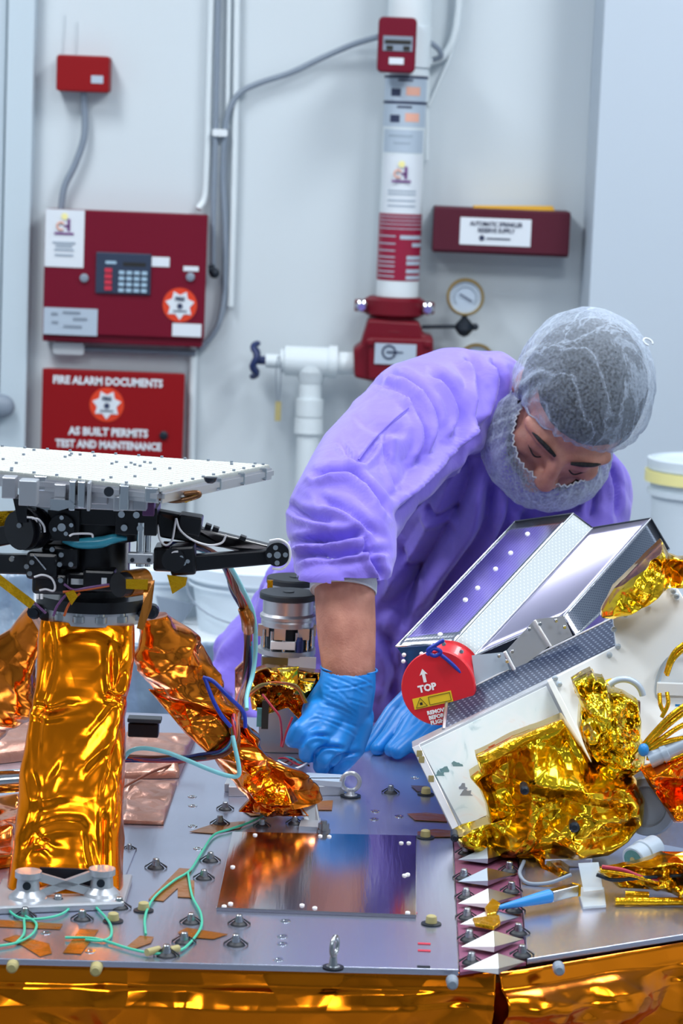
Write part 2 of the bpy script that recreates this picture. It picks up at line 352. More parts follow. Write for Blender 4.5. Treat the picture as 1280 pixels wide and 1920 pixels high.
    def text(s, txt, c, size, B, align='CENTER', bold=0.0, sx=1.0):      # B columns: reading direction, up, out
        cu = bpy.data.curves.new('t', 'FONT'); cu.body = txt; cu.size = size; cu.align_x = align; cu.align_y = 'CENTER'; cu.offset = bold; cu.resolution_u = 2
        cu.extrude = 0.0002
        ob = bpy.data.objects.new('t', cu); COL.objects.link(ob); bpy.context.view_layer.update()
        me = bpy.data.meshes.new_from_object(ob.evaluated_get(bpy.context.evaluated_depsgraph_get()))
        v = [V(*c) + B @ V(p.co.x * sx, p.co.y, p.co.z) for p in me.vertices]; f = [tuple(p.vertices) for p in me.polygons]
        bpy.data.objects.remove(ob); bpy.data.meshes.remove(me); bpy.data.curves.remove(cu)
        return s.add(v, f)
    def build(s, name, m, parent=None, bevel=0, subsurf=0, solid=0, seg=2):
        me = bpy.data.meshes.new(name); o = bpy.data.objects.new(name, me); COL.objects.link(o)
        org = V(0, 0, 0)
        if parent is not None:
            o.parent = parent; org = V(*ROOT.get(parent.name, parent.location)); ROOT[o.name] = org
        else:
            a = np.array(s.v); org = V(a[:, 0].mean(), a[:, 1].mean(), a[:, 2].min()); o.location = org; ROOT[o.name] = org
        me.from_pydata([tuple(V(*p) - org) for p in s.v], [], s.f)
        me.polygons.foreach_set('use_smooth', s.sm)
        if s.uv:
            ul = me.uv_layers.new(name='uv')
            for lp in me.loops: ul.data[lp.index].uv = s.uv.get(lp.vertex_index, (0, 0))
        me.materials.append(m if not isinstance(m, str) else M[m]); me.update()
        if bevel:
            b = o.modifiers.new('b', 'BEVEL'); b.width = bevel; b.segments = seg; b.limit_method = 'ANGLE'; b.angle_limit = radians(40)
        if solid: b = o.modifiers.new('s', 'SOLIDIFY'); b.thickness = solid; b.offset = -1
        if subsurf: b = o.modifiers.new('ss', 'SUBSURF'); b.levels = subsurf; b.render_levels = subsurf
        return o
ROOT = {}
def spline(pts, sub=6, closed=False):
    P = [V(*p) for p in pts]
    if len(P) < 3 or sub <= 1: return np.array(P)
    if closed: Q = [P[-1]] + P + [P[0], P[1]]
    else: Q = [2 * P[0] - P[1]] + P + [2 * P[-1] - P[-2]]
    out = []
    for i in range(1, len(Q) - 2):
        for k in range(sub):
            t = k / sub; a, b, c, d = Q[i - 1], Q[i], Q[i + 1], Q[i + 2]
            out.append(.5 * (2 * b + (c - a) * t + (2 * a - 5 * b + 4 * c - d) * t * t + (3 * b - a - 3 * c + d) * t ** 3))
    out.append(Q[-2]); return np.array(out)
def thing(name, loc, label, cat, group=None):
    o = bpy.data.objects.new(name, None); COL.objects.link(o); o.location = loc; o.empty_display_size = .05; ROOT[o.name] = V(*loc)
    return tag(o, label, cat, group)
def tag(o, label, cat, group=None, kind=None):
    if label: o['label'] = label
    if cat: o['category'] = cat
    if group: o['group'] = group
    if kind: o['kind'] = kind
    return o
def struct(mb, name, m, **k):
    o = mb.build(name, m, **k); o['kind'] = 'structure'; return o
def dup(o, parent=None, loc=None):
    c = o.copy(); COL.objects.link(c)
    if parent is not None: c.parent = parent
    if loc is not None: c.location = loc
    for ch in [x for x in KIDS.get(o.name, [])]:
        d = dup(ch, c)
    KIDS[c.name] = [x for x in bpy.data.objects if x.parent == c] if KIDS.get(o.name) else []
    return c
KIDS = {}
def crease(U, Vv, seed, n=14, amp=1.0, smin=.15, smax=.6):
    """sum of windowed triangular ridges: sharp creases with flat sides"""
    rs = np.random.RandomState(seed); out = np.zeros_like(U)
    u0, u1, v0, v1 = U.min(), U.max(), Vv.min(), Vv.max()
    for k in range(n):
        th = rs.uniform(0, pi); s = rs.uniform(smin, smax); cu, cv = rs.uniform(u0, u1), rs.uniform(v0, v1)
        du, dv = U - cu, Vv - cv; t = (du * cos(th) + dv * sin(th)) / s; l = (-du * sin(th) + dv * cos(th)) / s
        w = np.clip(1 - np.abs(l) * rs.uniform(.35, .9), 0, 1)
        out += amp * s * rs.uniform(.3, 1) * rs.choice([-1, 1]) * np.clip(1 - np.abs(t) * rs.uniform(1, 3), 0, 1) * w
    return out
def wavy(U, Vv, seed, n=6, amp=1.0, f=6):
    rs = np.random.RandomState(seed); out = np.zeros_like(U)
    for k in range(n):
        th = rs.uniform(0, 2 * pi); ff = f * rs.uniform(.5, 1.6); out += amp / n * np.sin(ff * (U * cos(th) + Vv * sin(th)) + rs.uniform(0, 6))
    return out
BW = np.array([[1, 0, 0], [0, 0, -1], [0, 1, 0]], float)    # text on a surface facing the camera side (-y): columns x, z, -y
# ================================================================ SETTING
YW = 7.0
struct(MB().box((0, YW + .05, CEIL / 2), (8, .1, CEIL)), 'wall_back', 'wall')
struct(MB().box((-4.05, 1.25, CEIL / 2), (.1, 11.6, CEIL)), 'wall_left', 'wall')
struct(MB().box((4.05, 1.25, CEIL / 2), (.1, 11.6, CEIL)), 'wall_right', 'wall')
struct(MB().box((0, -4.55, CEIL / 2), (8, .1, CEIL)), 'wall_front', 'pier')
struct(MB().box((0, 1.25, -.05), (8.2, 11.7, .1)), 'floor', 'floor')
struct(MB().box((0, 1.25, CEIL + .05), (8.2, 11.7, .1)), 'ceiling', 'ceiling')
# pier on the right of the back wall
xp = W(1128, 100, YW - .28)[0]
struct(MB().box(((xp + 4) / 2, YW - .14, CEIL / 2), (4 - xp, .28, CEIL)), 'wall_pier', 'pier', bevel=.004)
for s_, nm_ in ((-1, 'left'), (1, 'right')): struct(MB().box((s_ * 3.99, 1.1, .05), (.02, 11.2, .1)), 'baseboard_' + nm_, 'greycond')
struct(MB().box(((xp - 4) / 2, YW - .01, .05), (4 + xp, .02, .1)), 'baseboard_back', 'greycond')
# door at the far left: leaf, frame, lever
xd = W(32, 500, YW - .03)[0]
d = struct(MB().box((xd - .5, YW - .02, 1.3), (.92, .04, 2.6)), 'door_1', 'door', bevel=.004)
t = struct(MB().box((xd, YW - .03, 1.33), (.07, .06, 2.66)).box((xd - .5, YW - .03, 2.64), (1.0, .06, .07)), 'trim_1', 'door', bevel=.004)
hp = W(2, 762, YW - .09)
mb = MB().cyl(hp + V(0, .05, 0), hp + V(0, 0, 0), .022, n=20).lathe(hp + V(0, .045, 0), (0, -1, 0), [(0, .032), (.012, .032), (.02, .024)]).ball(hp, (.036, .022, .032))
mb.build('door_handle', 'greycond', d)
# ceiling lights
for i, (lx, ly, wt) in enumerate(LAMPS):
    pos = ['over the left end of the back wall', 'over the right end of the back wall', 'over the left side of the room', 'above the equipment deck', 'over the right side of the room', 'behind the camera on the left', 'behind the camera on the right'][i]
    o = thing('ceiling_light', (lx, ly, CEIL - .07), 'long rectangular white ceiling light ' + pos, 'light', 'ceiling lights')
    f = MB(); 
    for sx in (-1, 1): f.box((lx + sx * .3, ly, CEIL - .035), (.03, 1.23, .068))
    for sy in (-1, 1): f.box((lx, ly + sy * .6, CEIL - .035), (.57, .03, .068))
    f.build('frame', 'white', o); MB().box((lx, ly, CEIL - .03), (.56, 1.16, .01)).build('diffuser', 'lampglow', o)

# ================================================================ WALL FITTINGS
def wbox(mb, px, py, w, h, d, off=0.0, B=I3, r=0):      # box on the back wall whose FRONT face covers w x h px around (px,py)
    Yf = YW - d - off; c = W(px, py, Yf); k = KP(Yf)
    if r: return mb.rbox(c + V(0, d / 2, 0), (w * k, h * k, d), np.array([[1, 0, 0], [0, 0, -1], [0, 1, 0]], float).T @ np.eye(3) if False else BW, r=r)
    return mb.box(c + V(0, d / 2, 0), (w * k, d, h * k), B)
def wp(px, py, off=0.0): return W(px, py, YW - off)
def flatbox(mb, px, py, w, h, off, th=.0015): return wbox(mb, px, py, w, h, th, off)
def disc(mb, px, py, rpx, off, th=.002, n=28):
    Yf = YW - off - th; c = W(px, py, Yf); return mb.cyl(c + V(0, th, 0), c, rpx * KP(Yf), n=n, smooth=False)
def wtext(mb, txt, px, py, hpx, off, bold=0.0, sx=1.0):
    Yf = YW - off - .0012; return mb.text(txt, W(px, py, Yf), hpx * 1.37 * KP(Yf), BW, bold=bold, sx=sx)
def star_badge(px, py, rpx, off, parent):
    a = disc(MB(), px, py, rpx, off).build('badge', 'orange', parent)
    Yf = YW - off - .004; c = W(px, py, Yf); k = KP(Yf); pts = []
    for i in range(14):
        an = pi / 2 + pi * i / 7 + pi; r = rpx * (.86 if i % 2 == 0 else .58) * k
        pts.append(c + V(r * cos(an), 0, r * sin(an)))
    MB().prism(pts, (0, .0015, 0)).build('star', 'label', a)
    m2 = disc(MB(), px, py + rpx * .06, rpx * .16, off + .005)
    wtext(m2, 'FIRE', px, py - rpx * .35, rpx * .22, off + .005, .0006); m2.box(W(px, py + rpx * .36, Yf - .001), (rpx * .8 * k, .001, rpx * .07 * k))
    m2.build('emblem', 'ink', a)
def sun_logo(px, py, s, off, parent, curve=None):     # small sticker art: sun, ring, plum mark, underline
    p = disc(MB(), px + 1 * s, py - 14 * s, 6 * s, off).build('sun_mark', 'logo_y', parent)
    mb = MB(); Yf = YW - off - .002; c = W(px - 6 * s, py + 4 * s, Yf); k = KP(Yf)
    mb.tube([c + V(cos(a) * 7 * s * k, 0, sin(a) * 7 * s * k) for a in np.linspace(.6, 5.4, 9)], 1.8 * s * k, n=6, sub=2); mb.build('ring_mark', 'logo_o', parent)
    mb = MB(); wbox(mb, px + 9 * s, py + 2 * s, 5 * s, 22 * s, .001, off); wbox(mb, px + 5 * s, py + 4 * s, 9 * s, 4 * s, .001, off); wbox(mb, px, py + 18 * s, 36 * s, 4 * s, .001, off); mb.build('plum_mark', 'logo_p', parent)

# small red junction box and its flexible conduit
o = thing('junction_box', wp(155, 140), 'small red box high on the wall at left', 'box')
wbox(MB(), 155, 138, 97, 66, .07, r=.008).build('cover', 'redbright', o, bevel=.004)
flatbox(MB(), 182, 149, 22, 14, .07).build('label_plate', 'labelgrey', o)
tag(MB().tube([wp(156, 168, .04), wp(159, 215, .03), wp(157, 260, .03), wp(140, 310, .03), wp(121, 350, .03), wp(114, 396, .03)], .0088, n=14).build('flexible_conduit', 'greycond'), 'grey flexible conduit between the small red box and the red control panel', 'conduit')
tag(MB().tube([wp(121, 28, .004), wp(119, 70, .004), wp(116, 104, .004)], .0012).tube([wp(144, 40, .004), wp(143, 80, .004), wp(142, 104, .004)], .0012).build('thin_wire', 'whitepipe'), 'thin white wires rising from the small red box', 'wire')

# control panel
o = thing('alarm_panel', wp(235, 515), 'large red fire alarm control panel with keypad on the wall', 'control panel')
wbox(MB(), 232, 522, 296, 244, .09).build('cabinet', 'red', o, bevel=.003)
F = .09
dd = wbox(MB(), 234, 514, 300, 230, .012, F); dd = dd.build('door', 'red', o, bevel=.003); F = .103
k = wbox(MB(), 231, 513, 102, 76, .006, F).build('keypad', 'keypad', o, bevel=.002)
mb = MB()
for i in range(4):
    for j in range(4): wbox(mb, 228 + 14.2 * i - .4 * j, 511 + 11 * j + .5 * i, 10, 6.5, .004, F + .006)
wbox(mb, 208, 492, 20, 5, .001, F + .006); mb.build('key', 'key', k)
mb = MB()
for j in range(4): wbox(mb, 203 - .2 * j, 507 + 11 * j, 13, 8, .004, F + .006)
mb.build('red_key', 'keyred', k); wbox(MB(), 252, 496, 42, 7, .001, F + .006).build('display', 'capblack', k)
s1 = flatbox(MB(), 121, 447, 72, 106, F).build('sticker', 'label', o); sun_logo(120, 420, 1, F + .003, s1)
mb = MB(); [flatbox(mb, 120, y, w, 3, F + .0025) for y, w in ((455, 42), (461, 30), (468, 36), (478, 34))]; mb.build('print', 'inkfaint', s1)
s1 = flatbox(MB(), 132, 603, 100, 50, F).build('sticker', 'labelgrey', o)
mb = MB(); [flatbox(mb, x, y, w, 4, F + .0025) for x, y, w in ((134, 586, 32), (102, 588, 12), (136, 612, 34), (150, 598, 26), (103, 604, 12))]; mb.build('print', 'greycond', s1)
flatbox(MB(), 301, 491, 33, 18, F).build('sticker', 'label', o); flatbox(MB(), 358, 504, 28, 9, F).build('sticker', 'label', o)
s1 = flatbox(MB(), 350, 619, 54, 24, F).build('sticker', 'label', o)
for x, y in ((158, 521), (357, 519)): MB().lathe(wp(x, y, F), (0, -1, 0), [(0, .011), (.006, .011), (.008, .006)]).build('lock', 'greycond', o)
star_badge(337, 572, 32, F, o)
mb = MB().cyl(wp(391, 505, .06), wp(402, 505, .06), .012).ball(wp(402, 512, .06), .014); mb.build('conduit_fitting', 'dark', o)
# fitting below the panel
o = thing('cable_gutter', wp(200, 652), 'white wall fitting with a horizontal tube just under the red control panel', 'fitting')
wbox(MB(), 128, 654, 58, 22, .05, r=.008).build('housing', 'white', o)
MB().cyl(wp(150, 655, .03), wp(366, 662, .03), .008).build('tube', 'logo_p' if False else 'greycond', o)

# document box
o = thing('document_box', wp(210, 780), 'red wall box lettered for fire alarm documents below the control panel', 'box')
wbox(MB(), 207, 806, 258, 214, .07).build('cabinet', 'redbright', o, bevel=.003)
wbox(MB(), 210, 803, 265, 214, .01, .07).build('door', 'redbright', o, bevel=.003)
mb = MB(); 
for txt, x, y, h, sx in (('FIRE ALARM DOCUMENTS', 202, 716, 14.5, .88), ('AS BUILT PERMITS', 203, 811, 14.5, .93), ('TEST AND MAINTENANCE', 203, 835, 14, .86)): wtext(mb, txt, x, y, h, .08, .0012, sx)
mb.build('lettering', 'label', o)
star_badge(200, 759, 32, .08, o); MB().lathe(wp(307, 816, .08), (0, -1, 0), [(0, .011), (.007, .011), (.009, .005)]).build('lock', 'dark', o)

# conduits
def pipe(pts, r, label, m='whitepipe', name='conduit', cat='conduit', n=14, grp=None):
    return tag(MB().tube(pts, r, n=n).build(name, m), label, cat, grp)
pipe([wp(410, -40, .03), wp(407, 100, .03), wp(404, 250, .03), wp(400, 400, .03), wp(399, 520, .03)], .0075, 'grey vertical conduit running down the wall past the right side of the control panel', 'greycond')
pipe([wp(398, -40, .02), wp(393, 120, .02), wp(390, 232, .02), wp(388, 300, .02), wp(384, 368, .02), wp(372, 392, .03)], .009, 'white vertical conduit bending into the top right corner of the control panel')
pipe([wp(445, -40, .02), wp(443, 110, .02), wp(440, 300, .02), wp(436, 450, .02), wp(432, 574, .02)], .0085, 'white vertical conduit furthest right of the bundle, ending below the panel level')
pipe([wp(430, -40, .015), wp(428, 100, .015), wp(426, 240, .015)], .006, 'thin white conduit between the grey one and the rightmost one')
pipe([wp(708, 69, .09), wp(660, 84, .05), wp(600, 110, .03), wp(545, 136, .03), wp(485, 156, .03), wp(450, 174, .03), wp(430, 205, .03), wp(422, 245, .03), wp(418, 330, .02), wp(422, 430, .02), wp(421, 540, .02), wp(412, 600, .03), wp(395, 632, .03), wp(372, 656, .03)], .0078, 'grey flexible conduit sweeping from the red switch box down to the panel', 'greycond', 'flexible_conduit')
tag(wbox(MB(), 412, 249, 28, 13, .045, r=.006).build('pipe_clamp', 'white'), 'small white clamp holding the conduits together left of the riser pipe', 'clamp')
pipe([wp(364, 640, .02), wp(360, 750, .02), wp(357, 900, .02), wp(352, 1100, .02)], .011, 'white vertical pipe beside the right edge of the document box')
pipe([wp(862, -40, .03), wp(858, 20, .03), wp(850, 70, .03), wp(832, 104, .03), wp(806, 116, .03), wp(796, 108, .05)], .010, 'white curved conduit looping down to the red switch box from the right')
pipe([wp(806, -40, .015), wp(804, 60, .015), wp(801, 130, .015), wp(799, 300, .015)], .006, 'thin white conduit standing just right of the riser pipe')
pipe([wp(862, 0, .02), wp(848, 90, .02), wp(825, 150, .02), wp(803, 200, .02)], .005, 'thin white cable slanting down behind the riser pipe')
pipe([wp(778, 66, .11), wp(800, 76, .11), wp(822, 92, .10), wp(826, 106, .09), wp(812, 112, .08)], .007, 'grey cable hooking out of the right side of the red switch box', 'greycond')

# riser pipe and its stickers
PR = .054
def rp(px, py, off=0.10): return W(px, py, YW - off)
top, bot = rp(765, -60), rp(741, 558)
ax = V(0, 0, 1)
xr = lambda py: rp(766 - (py - 110) * .055, py)[0]
XR = xr(330)
def zr(py): return rp(752, py)[2]
RY = YW - .10
o = thing('riser_pipe', (XR, RY, zr(560)), 'white vertical riser pipe covered in stickers under a red switch box', 'pipe')
MB().cyl((XR, RY, zr(556)), (XR, RY, CEIL - .002), PR, n=40, caps=False).build('pipe', 'whitepipe', o)
def wrap(mb, y0, y1, a0, a1, dr, n=24):
    A = np.linspace(a0, a1, n); G = np.array([[(XR + (PR + dr) * sin(a), RY - (PR + dr) * cos(a), zr(y)) for a in A] for y in (y1, y0)]); return mb.grid(G, True)
for y0, y1, a0, a1, m, nm in ((144, 190, -1.5, 1.3, 'labelgrey', 'sticker'), (194, 238, -1.5, 1.3, 'labelgrey', 'sticker'), (243, 286, -1.2, 1.1, 'labelgrey', 'sticker'), (290, 400, -1.1, 1.1, 'label', 'sticker')):
    s1 = wrap(MB(), y0, y1, a0, a1, .0008).build(nm, m, o)
    mb = MB(); yy = y0 + (y1 - y0) * .5
    if y1 < 240:
        wrap(mb, yy, yy + 14, -.75, -.25, .0015); wrap(mb, y0 + 5, y0 + 9, -.4, .3, .0015); mb.build('print', 'ink', s1)
        wrap(MB(), yy - 4, yy + 12, .0, .7, .0015).build('print', 'logo_o', s1)
    elif y1 < 290: wrap(mb, y0 + 10, y0 + 14, -.8, .4, .0015); wrap(mb, y0 + 24, y0 + 27, -.5, .3, .0015); mb.build('print', 'inkfaint', s1)
    else:
        sun_logo(752, 322, 1, .157, s1)
        [wrap(mb, y, y + 3, -.7, .7, .0015) for y in (356, 362, 374, 384)]; mb.build('print', 'inkfaint', s1)
for y in (142, 190): wrap(MB(), y, y + 5, -3.1, 3.1, .002, 48).build('band', 'ink', o)
s1 = wrap(MB(), 400, 525, -1.57, 1.57, .0012, 40).build('red_sticker', 'magenta', o)
mb = MB()
for y, a0, a1 in ((440, -.0, 1.3), (454, .6, 1.4), (478, .35, 1.3), (488, .35, 1.3), (503, .35, 1.3), (515, .35, 1.3)): wrap(mb, y, y + 7, a0, a1, .002)
for y in (405, 412, 419, 427): wrap(mb, y, y + 1.5, -1.2, 1.3, .002)
for y in (441, 455, 468, 480, 489, 497, 507, 516): wrap(mb, y, y + 2, -1.2, -.2, .002)
mb.build('print', 'labelgrey', s1)
# red switch box on the riser
o = thing('flow_switch', W(744, 85, YW - .24), 'red switch box fixed at the top of the riser pipe', 'box')
Yb = YW - .24; c = W(744, 84, Yb); kk = KP(Yb)
MB().rbox(c + V(0, .04, 0), (70 * kk, 100 * kk, .08), BW, r=.012).build('cover', 'red', o, bevel=.005, seg=3)
MB().box(c + V(.002, -.001, .003), (54 * kk, .003, 27 * kk)).build('label_plate', 'greycond', o)
MB().box(c + V(.002, -.003, .007), (48 * kk, .002, 7 * kk)).box(c + V(-.018, -.003, -.008), (12 * kk, .002, 8 * kk)).box(c + V(.024, -.003, -.008), (12 * kk, .002, 8 * kk)).build('print', 'capblack', o)
MB().box(c + V(.0, -.001, -.040), (27 * kk, .002, 12 * kk)).build('sticker', 'label', o)
MB().cyl((XR, RY, c[2] - .05), (XR, RY, c[2] + .05), PR + .006, n=36).build('saddle', 'whitepipe', o)
MB().cyl(c + V(0, .06, 0), (c[0], RY - PR + .002, c[2]), .02).build('stem', 'white', o)

# grooved coupling, check valve body with plate, gauges
def vp(px, py, off=0.10): return W(px, py, YW - off)
kv = KP(YW - .1)
o = thing('check_valve', vp(738, 700), 'dark red cast check valve with a winged coupling below the riser pipe', 'valve')
xv = XR - .006
zc = vp(738, 575)[2]
mb = MB().lathe((xv, RY, zc - .026), (0, 0, 1), [(0, .066), (.008, .078), (.044, .078), (.052, .066)], n=40)
for s_ in (-1, 1): mb.rbox((xv + s_ * .078, RY - .005, zc), (.05, .05, .030), I3, r=.02)
mb.build('coupling', 'redvalve', o, bevel=.002)
for s_ in (-1, 1): MB().lathe((xv + s_ * .085, RY - .03, zc), (0, -1, 0), [(0, .016), (.012, .016), (.016, .010), (.03, .010)], n=12).build('coupling_bolt', 'chrome', o)
B0 = lambda px, py: vp(px, py, .17)
pts = [B0(*p) for p in ((690, 598), (786, 604), (794, 628), (812, 632), (814, 700), (810, 716), (700, 716), (664, 708), (662, 655), (676, 645))]
MB().prism([p for p in pts], (0, .12, 0)).build('body', 'redvalve', o, bevel=.008, seg=3)
MB().prism([vp(*p, .19) for p in ((690, 632), (812, 636), (812, 712), (690, 712))], (0, .05, 0)).build('cover_plate', 'redvalve', o, bevel=.006)
for x, y in ((694, 641), (802, 645)): MB().lathe(vp(x, y, .19), (0, -1, 0), [(0, .010), (.01, .010), (.012, .006)], n=8).build('cover_bolt', 'redvalve', o)
s1 = MB().box(vp(741, 664, .193), (76 * kv, .003, 38 * kv)).build('name_plate', 'labelgrey', o)
c = vp(729, 660, .196); mb = MB().tube([c + V(cos(a) * .0165, 0, sin(a) * .0165) for a in np.linspace(.4, 5.9, 14)], .0024, n=6, sub=2); mb.cyl(c + V(-.006, 0, 0), c + V(.022, 0, 0), .0024); mb.cyl(c + V(.014, 0, 0), c + V(.022, 0, 0), .007, .001); mb.cyl(c + V(.022, 0, 0), c + V(.036, 0, 0), .0015)
mb.build('print', 'ink', s1)
MB().lathe((xv, RY, zc - .060), (0, 0, 1), [(0, .072), (.02, .058), (.05, .054)], n=36).build('neck', 'redvalve', o)
def gauge(px, py, label, stem):
    c = vp(px, py, .13); kg = KP(YW - .13); R_ = 35 * kg
    g = thing('pressure_gauge', c, label, 'gauge', 'brass rimmed pressure gauges')
    MB().lathe(c + V(0, .03, 0), (0, -1, 0), [(0, R_ * .95), (.02, R_), (.038, R_), (.042, R_ * .94), (.042, R_ * .86), (.032, R_ * .84)], n=40).build('rim', 'brass', g)
    MB().cyl(c + V(0, 0, 0), c + V(0, -.004, 0), R_ * .86, n=36).build('dial', 'labelgrey', g)
    mb = MB().tube([c + V(cos(a) * R_ * .58, -.006, sin(a) * R_ * .58) for a in np.linspace(-.6, 3.8, 16)], .0018, n=5, sub=1); mb.build('scale', 'inkfaint', g)
    MB().bar(c + V(-.015, -.008, .008), c + V(.018, -.008, -.010), .003, .002).build('needle', 'ink', g)
    if stem:
        e = vp(870, 612, .13); f0 = vp(790, 613, .13)
        MB().cyl(c - V(0, 0, R_), e, .007).lathe(e + V(0, 0, .022), (0, 0, -1), [(0, .008), (.015, .022), (.03, .024), (.045, .012), (.05, 0)], n=16).ball(e + V(.028, 0, 0), .009).cyl(e, f0, .005).build('gauge_cock', 'dark', g)
gauge(872, 557, 'brass rimmed dial gauge standing clear beside the red check valve', True)
gauge(893, 679, 'brass rimmed gauge of which only the top shows above the violet shoulder', False)

# side valve and drain
o = thing('drain_valve', vp(583, 680), 'white angle valve and drain pipe with a blue handwheel', 'valve')
k_ = kv; zc = vp(585, 680)[2]
def pcy(mb, x0, x1, y, rpx, off=.1, n=28): a = vp(x0, y, off); b = vp(x1, y, off); z = vp((x0 + x1) / 2, y, off)[2]; return mb.cyl((a[0], a[1], z), (b[0], b[1], z), rpx * kv, n=n)
mb = MB(); pcy(mb, 534, 626, 678, 28); pcy(mb, 616, 632, 679, 31); pcy(mb, 630, 664, 681, 21); pcy(mb, 526, 536, 677, 22); pcy(mb, 498, 528, 677, 13); mb.build('body', 'whitepipe', o, bevel=.003)
xd_ = vp(580, 760)[0]; zz = lambda py: vp(580, py)[2]
MB().cyl((xd_, RY, zz(1180)), (xd_, RY, zz(690)), 21 * kv, n=30).lathe((xd_, RY, zz(780)), (0, 0, 1), [(0, 25 * kv), ((zz(748) - zz(780)), 26 * kv)]).lathe((xd_, RY, zz(812)), (0, 0, 1), [(0, 27 * kv), ((zz(782) - zz(812)), 26 * kv)]).lathe((xd_, RY, zz(718)), (0, 0, 1), [(0, 22 * kv), (.03, 29 * kv), (.045, 29 * kv)]).build('drain_pipe', 'whitepipe', o)
hw = vp(478, 675); mb = MB(); Rw = 31 * kv
mb.tube([hw + V(.006 * sin(5 * a), cos(a) * Rw, sin(a) * Rw) for a in np.linspace(0, 2 * pi, 24, endpoint=False)], .0075, n=8, sub=2, closed=True)
for i in range(5): a = 2 * pi * i / 5; mb.cyl(hw, hw + V(0, cos(a) * Rw, sin(a) * Rw), .005)
mb.cyl(hw, hw + V(.032, 0, 0), .011); mb.build('handwheel', 'blue', o)
tg = thing('valve_tag', vp(521, 740, .13), 'small tag hanging on a chain from the blue-wheeled valve', 'tag')
MB().tube([vp(521, 668, .16), vp(517, 700, .15), vp(519, 752, .14)], .0014, n=6).tube([vp(524, 668, .16), vp(527, 700, .15), vp(523, 752, .14)], .0014, n=6).build('chain', 'greycond', tg)
MB().box(vp(521, 771, .135), (11 * kv, .008, 36 * kv)).build('tag', 'foam', tg)

# spare sprinkler cabinet
o = thing('sprinkler_cabinet', wp(940, 480, 0), 'long maroon wall cabinet with a white label, right of the riser pipe', 'cabinet')
wbox(MB(), 940, 435, 250, 84, .12).build('cabinet', 'maroon', o, bevel=.002)
wbox(MB(), 940, 434, 252, 78, .008, .12).build('door', 'maroon', o, bevel=.002)
s1 = flatbox(MB(), 928.5, 435, 131, 50, .128).build('label_plate', 'label', o)
mb = MB(); wtext(mb, 'AUTOMATIC SPRINKLER', 930, 421, 8.5, .130, .0003, .76); wtext(mb, 'RESERVE SUPPLY', 930, 433, 8.5, .130, .0003, .80); disc(mb, 903, 446, 5, .130); flatbox(mb, 934, 448, 44, 2.5, .130); mb.build('lettering', 'ink', s1)
tag(MB().prism([W(x, y, YW - .10) for x, y in ((888, 386), (1036, 387), (1040, 395), (888, 393))], (0, .06, 0)).build('yellow_strip', 'yellow'), 'yellow strip lying along the top of the maroon cabinet', 'strip')

# ================================================================ MIDDLE GROUND: white table, buckets, plastic sheeting
TY = 5.05; TZ = ZP(380, 1171, .7)[2]
ztab = W(380, 1228, TY)[2]
ta = thing('work_table', (-.5, TY + .35, 0), 'white topped work table behind the copper legs', 'table')
MB().box((-.45, TY + .35, ztab - .02), (1.5, .7, .04)).build('tabletop', 'tabletop', ta, bevel=.004)
for sx in (-1.1, .2):
    for sy in (.06, .64): MB().box((sx, TY + sy, (ztab - .04) / 2), (.04, .04, ztab - .04)).build('leg', 'greycond', ta)
def bucket(x, y, z, label, r=.15, h=.36, yl=None, hand=True, grp='white plastic buckets'):
    o = thing('plastic_bucket', (x, y, z), label, 'bucket', grp)
    MB().lathe((x, y, z), (0, 0, 1), [(0, r * .86), (h * .72, r * .96), (h * .72, r * 1.03), (h * .76, r * 1.03), (h * .76, r * .98), (h * .84, r), (h * .84, r * 1.06), (h * .88, r * 1.06), (h * .88, r), (h * .95, r)], n=48).build('pail', 'plasticwhite', o)
    MB().lathe((x, y, z + h * .95), (0, 0, 1), [(-.012, r * 1.05), (.012, r * 1.06), (.014, r * .99), (.006, r * .95), (.006, 0)], n=48).build('lid', yl or 'plasticwhite', o)
    if hand: MB().tube([V(x, y, z) + V(r * 1.05 * cos(a), -abs(r * 1.05 * sin(a)) , h * .74 - min(.14, h * .5) * sin(a)) for a in np.linspace(0, pi, 12)], .002, n=6, sub=2).build('handle', 'greycond', o)
    return o
bx = W(485, 1100, 5.35)
bucket(bx[0], 5.35, ztab, 'white lidded bucket on the table, half hidden behind the violet gown', r=.14, h=W(480, 1062, 5.35)[2] - ztab)
bx = W(305, 1100, 5.5)
o = bucket(bx[0], 5.5, ztab, 'white plastic bucket seen under the black hinge arm, left of the other one', r=.10, h=W(300, 1062, 5.5)[2] - ztab, hand=False)
c = W(318, 1150, 5.36); MB().prism([c + V(-.03, 0, .035), c + V(.05, 0, .02), c + V(.02, 0, -.03), c + V(-.015, 0, -.02)], (0, .012, 0)).build('blue_label', 'wire4' if False else 'greycond', o)
# crumpled plastic sheeting over the far side of the deck table
def sheet(x0, x1, y, z0, z1, seed, label, ytop=None):
    a, b = 70, 120; U_, V_ = np.meshgrid(np.linspace(x0, x1, b), np.linspace(0, 1, a))
    z = z1 + (z0 - z1) * V_; yy = y - .10 * V_ + .9 * crease(U_ * 3, V_ * 1.2, seed, 60, .07, .08, .4) + .02 * np.sin(U_ * 22 + 3 * V_)
    G = np.stack([U_, yy, z + .25 * crease(U_ * 3, V_, seed + 9, 25, .05, .08, .3)], 2)
    return tag(MB().grid(G).build('plastic_sheeting', 'sheet', solid=.002), label, 'plastic sheet')
sheet(W(60, 1250, 4.7)[0], W(450, 1250, 4.7)[0], 4.8, .003, W(380, 1226, 4.7)[2], 3, 'crumpled blue-grey plastic sheeting hanging below the white table')
sheet(W(-160, 1200, 4.9)[0], W(52, 1150, 4.9)[0], 5.0, .003, W(20, 1085, 4.9)[2], 5, 'crumpled pale plastic sheeting at the far left behind the copper leg')
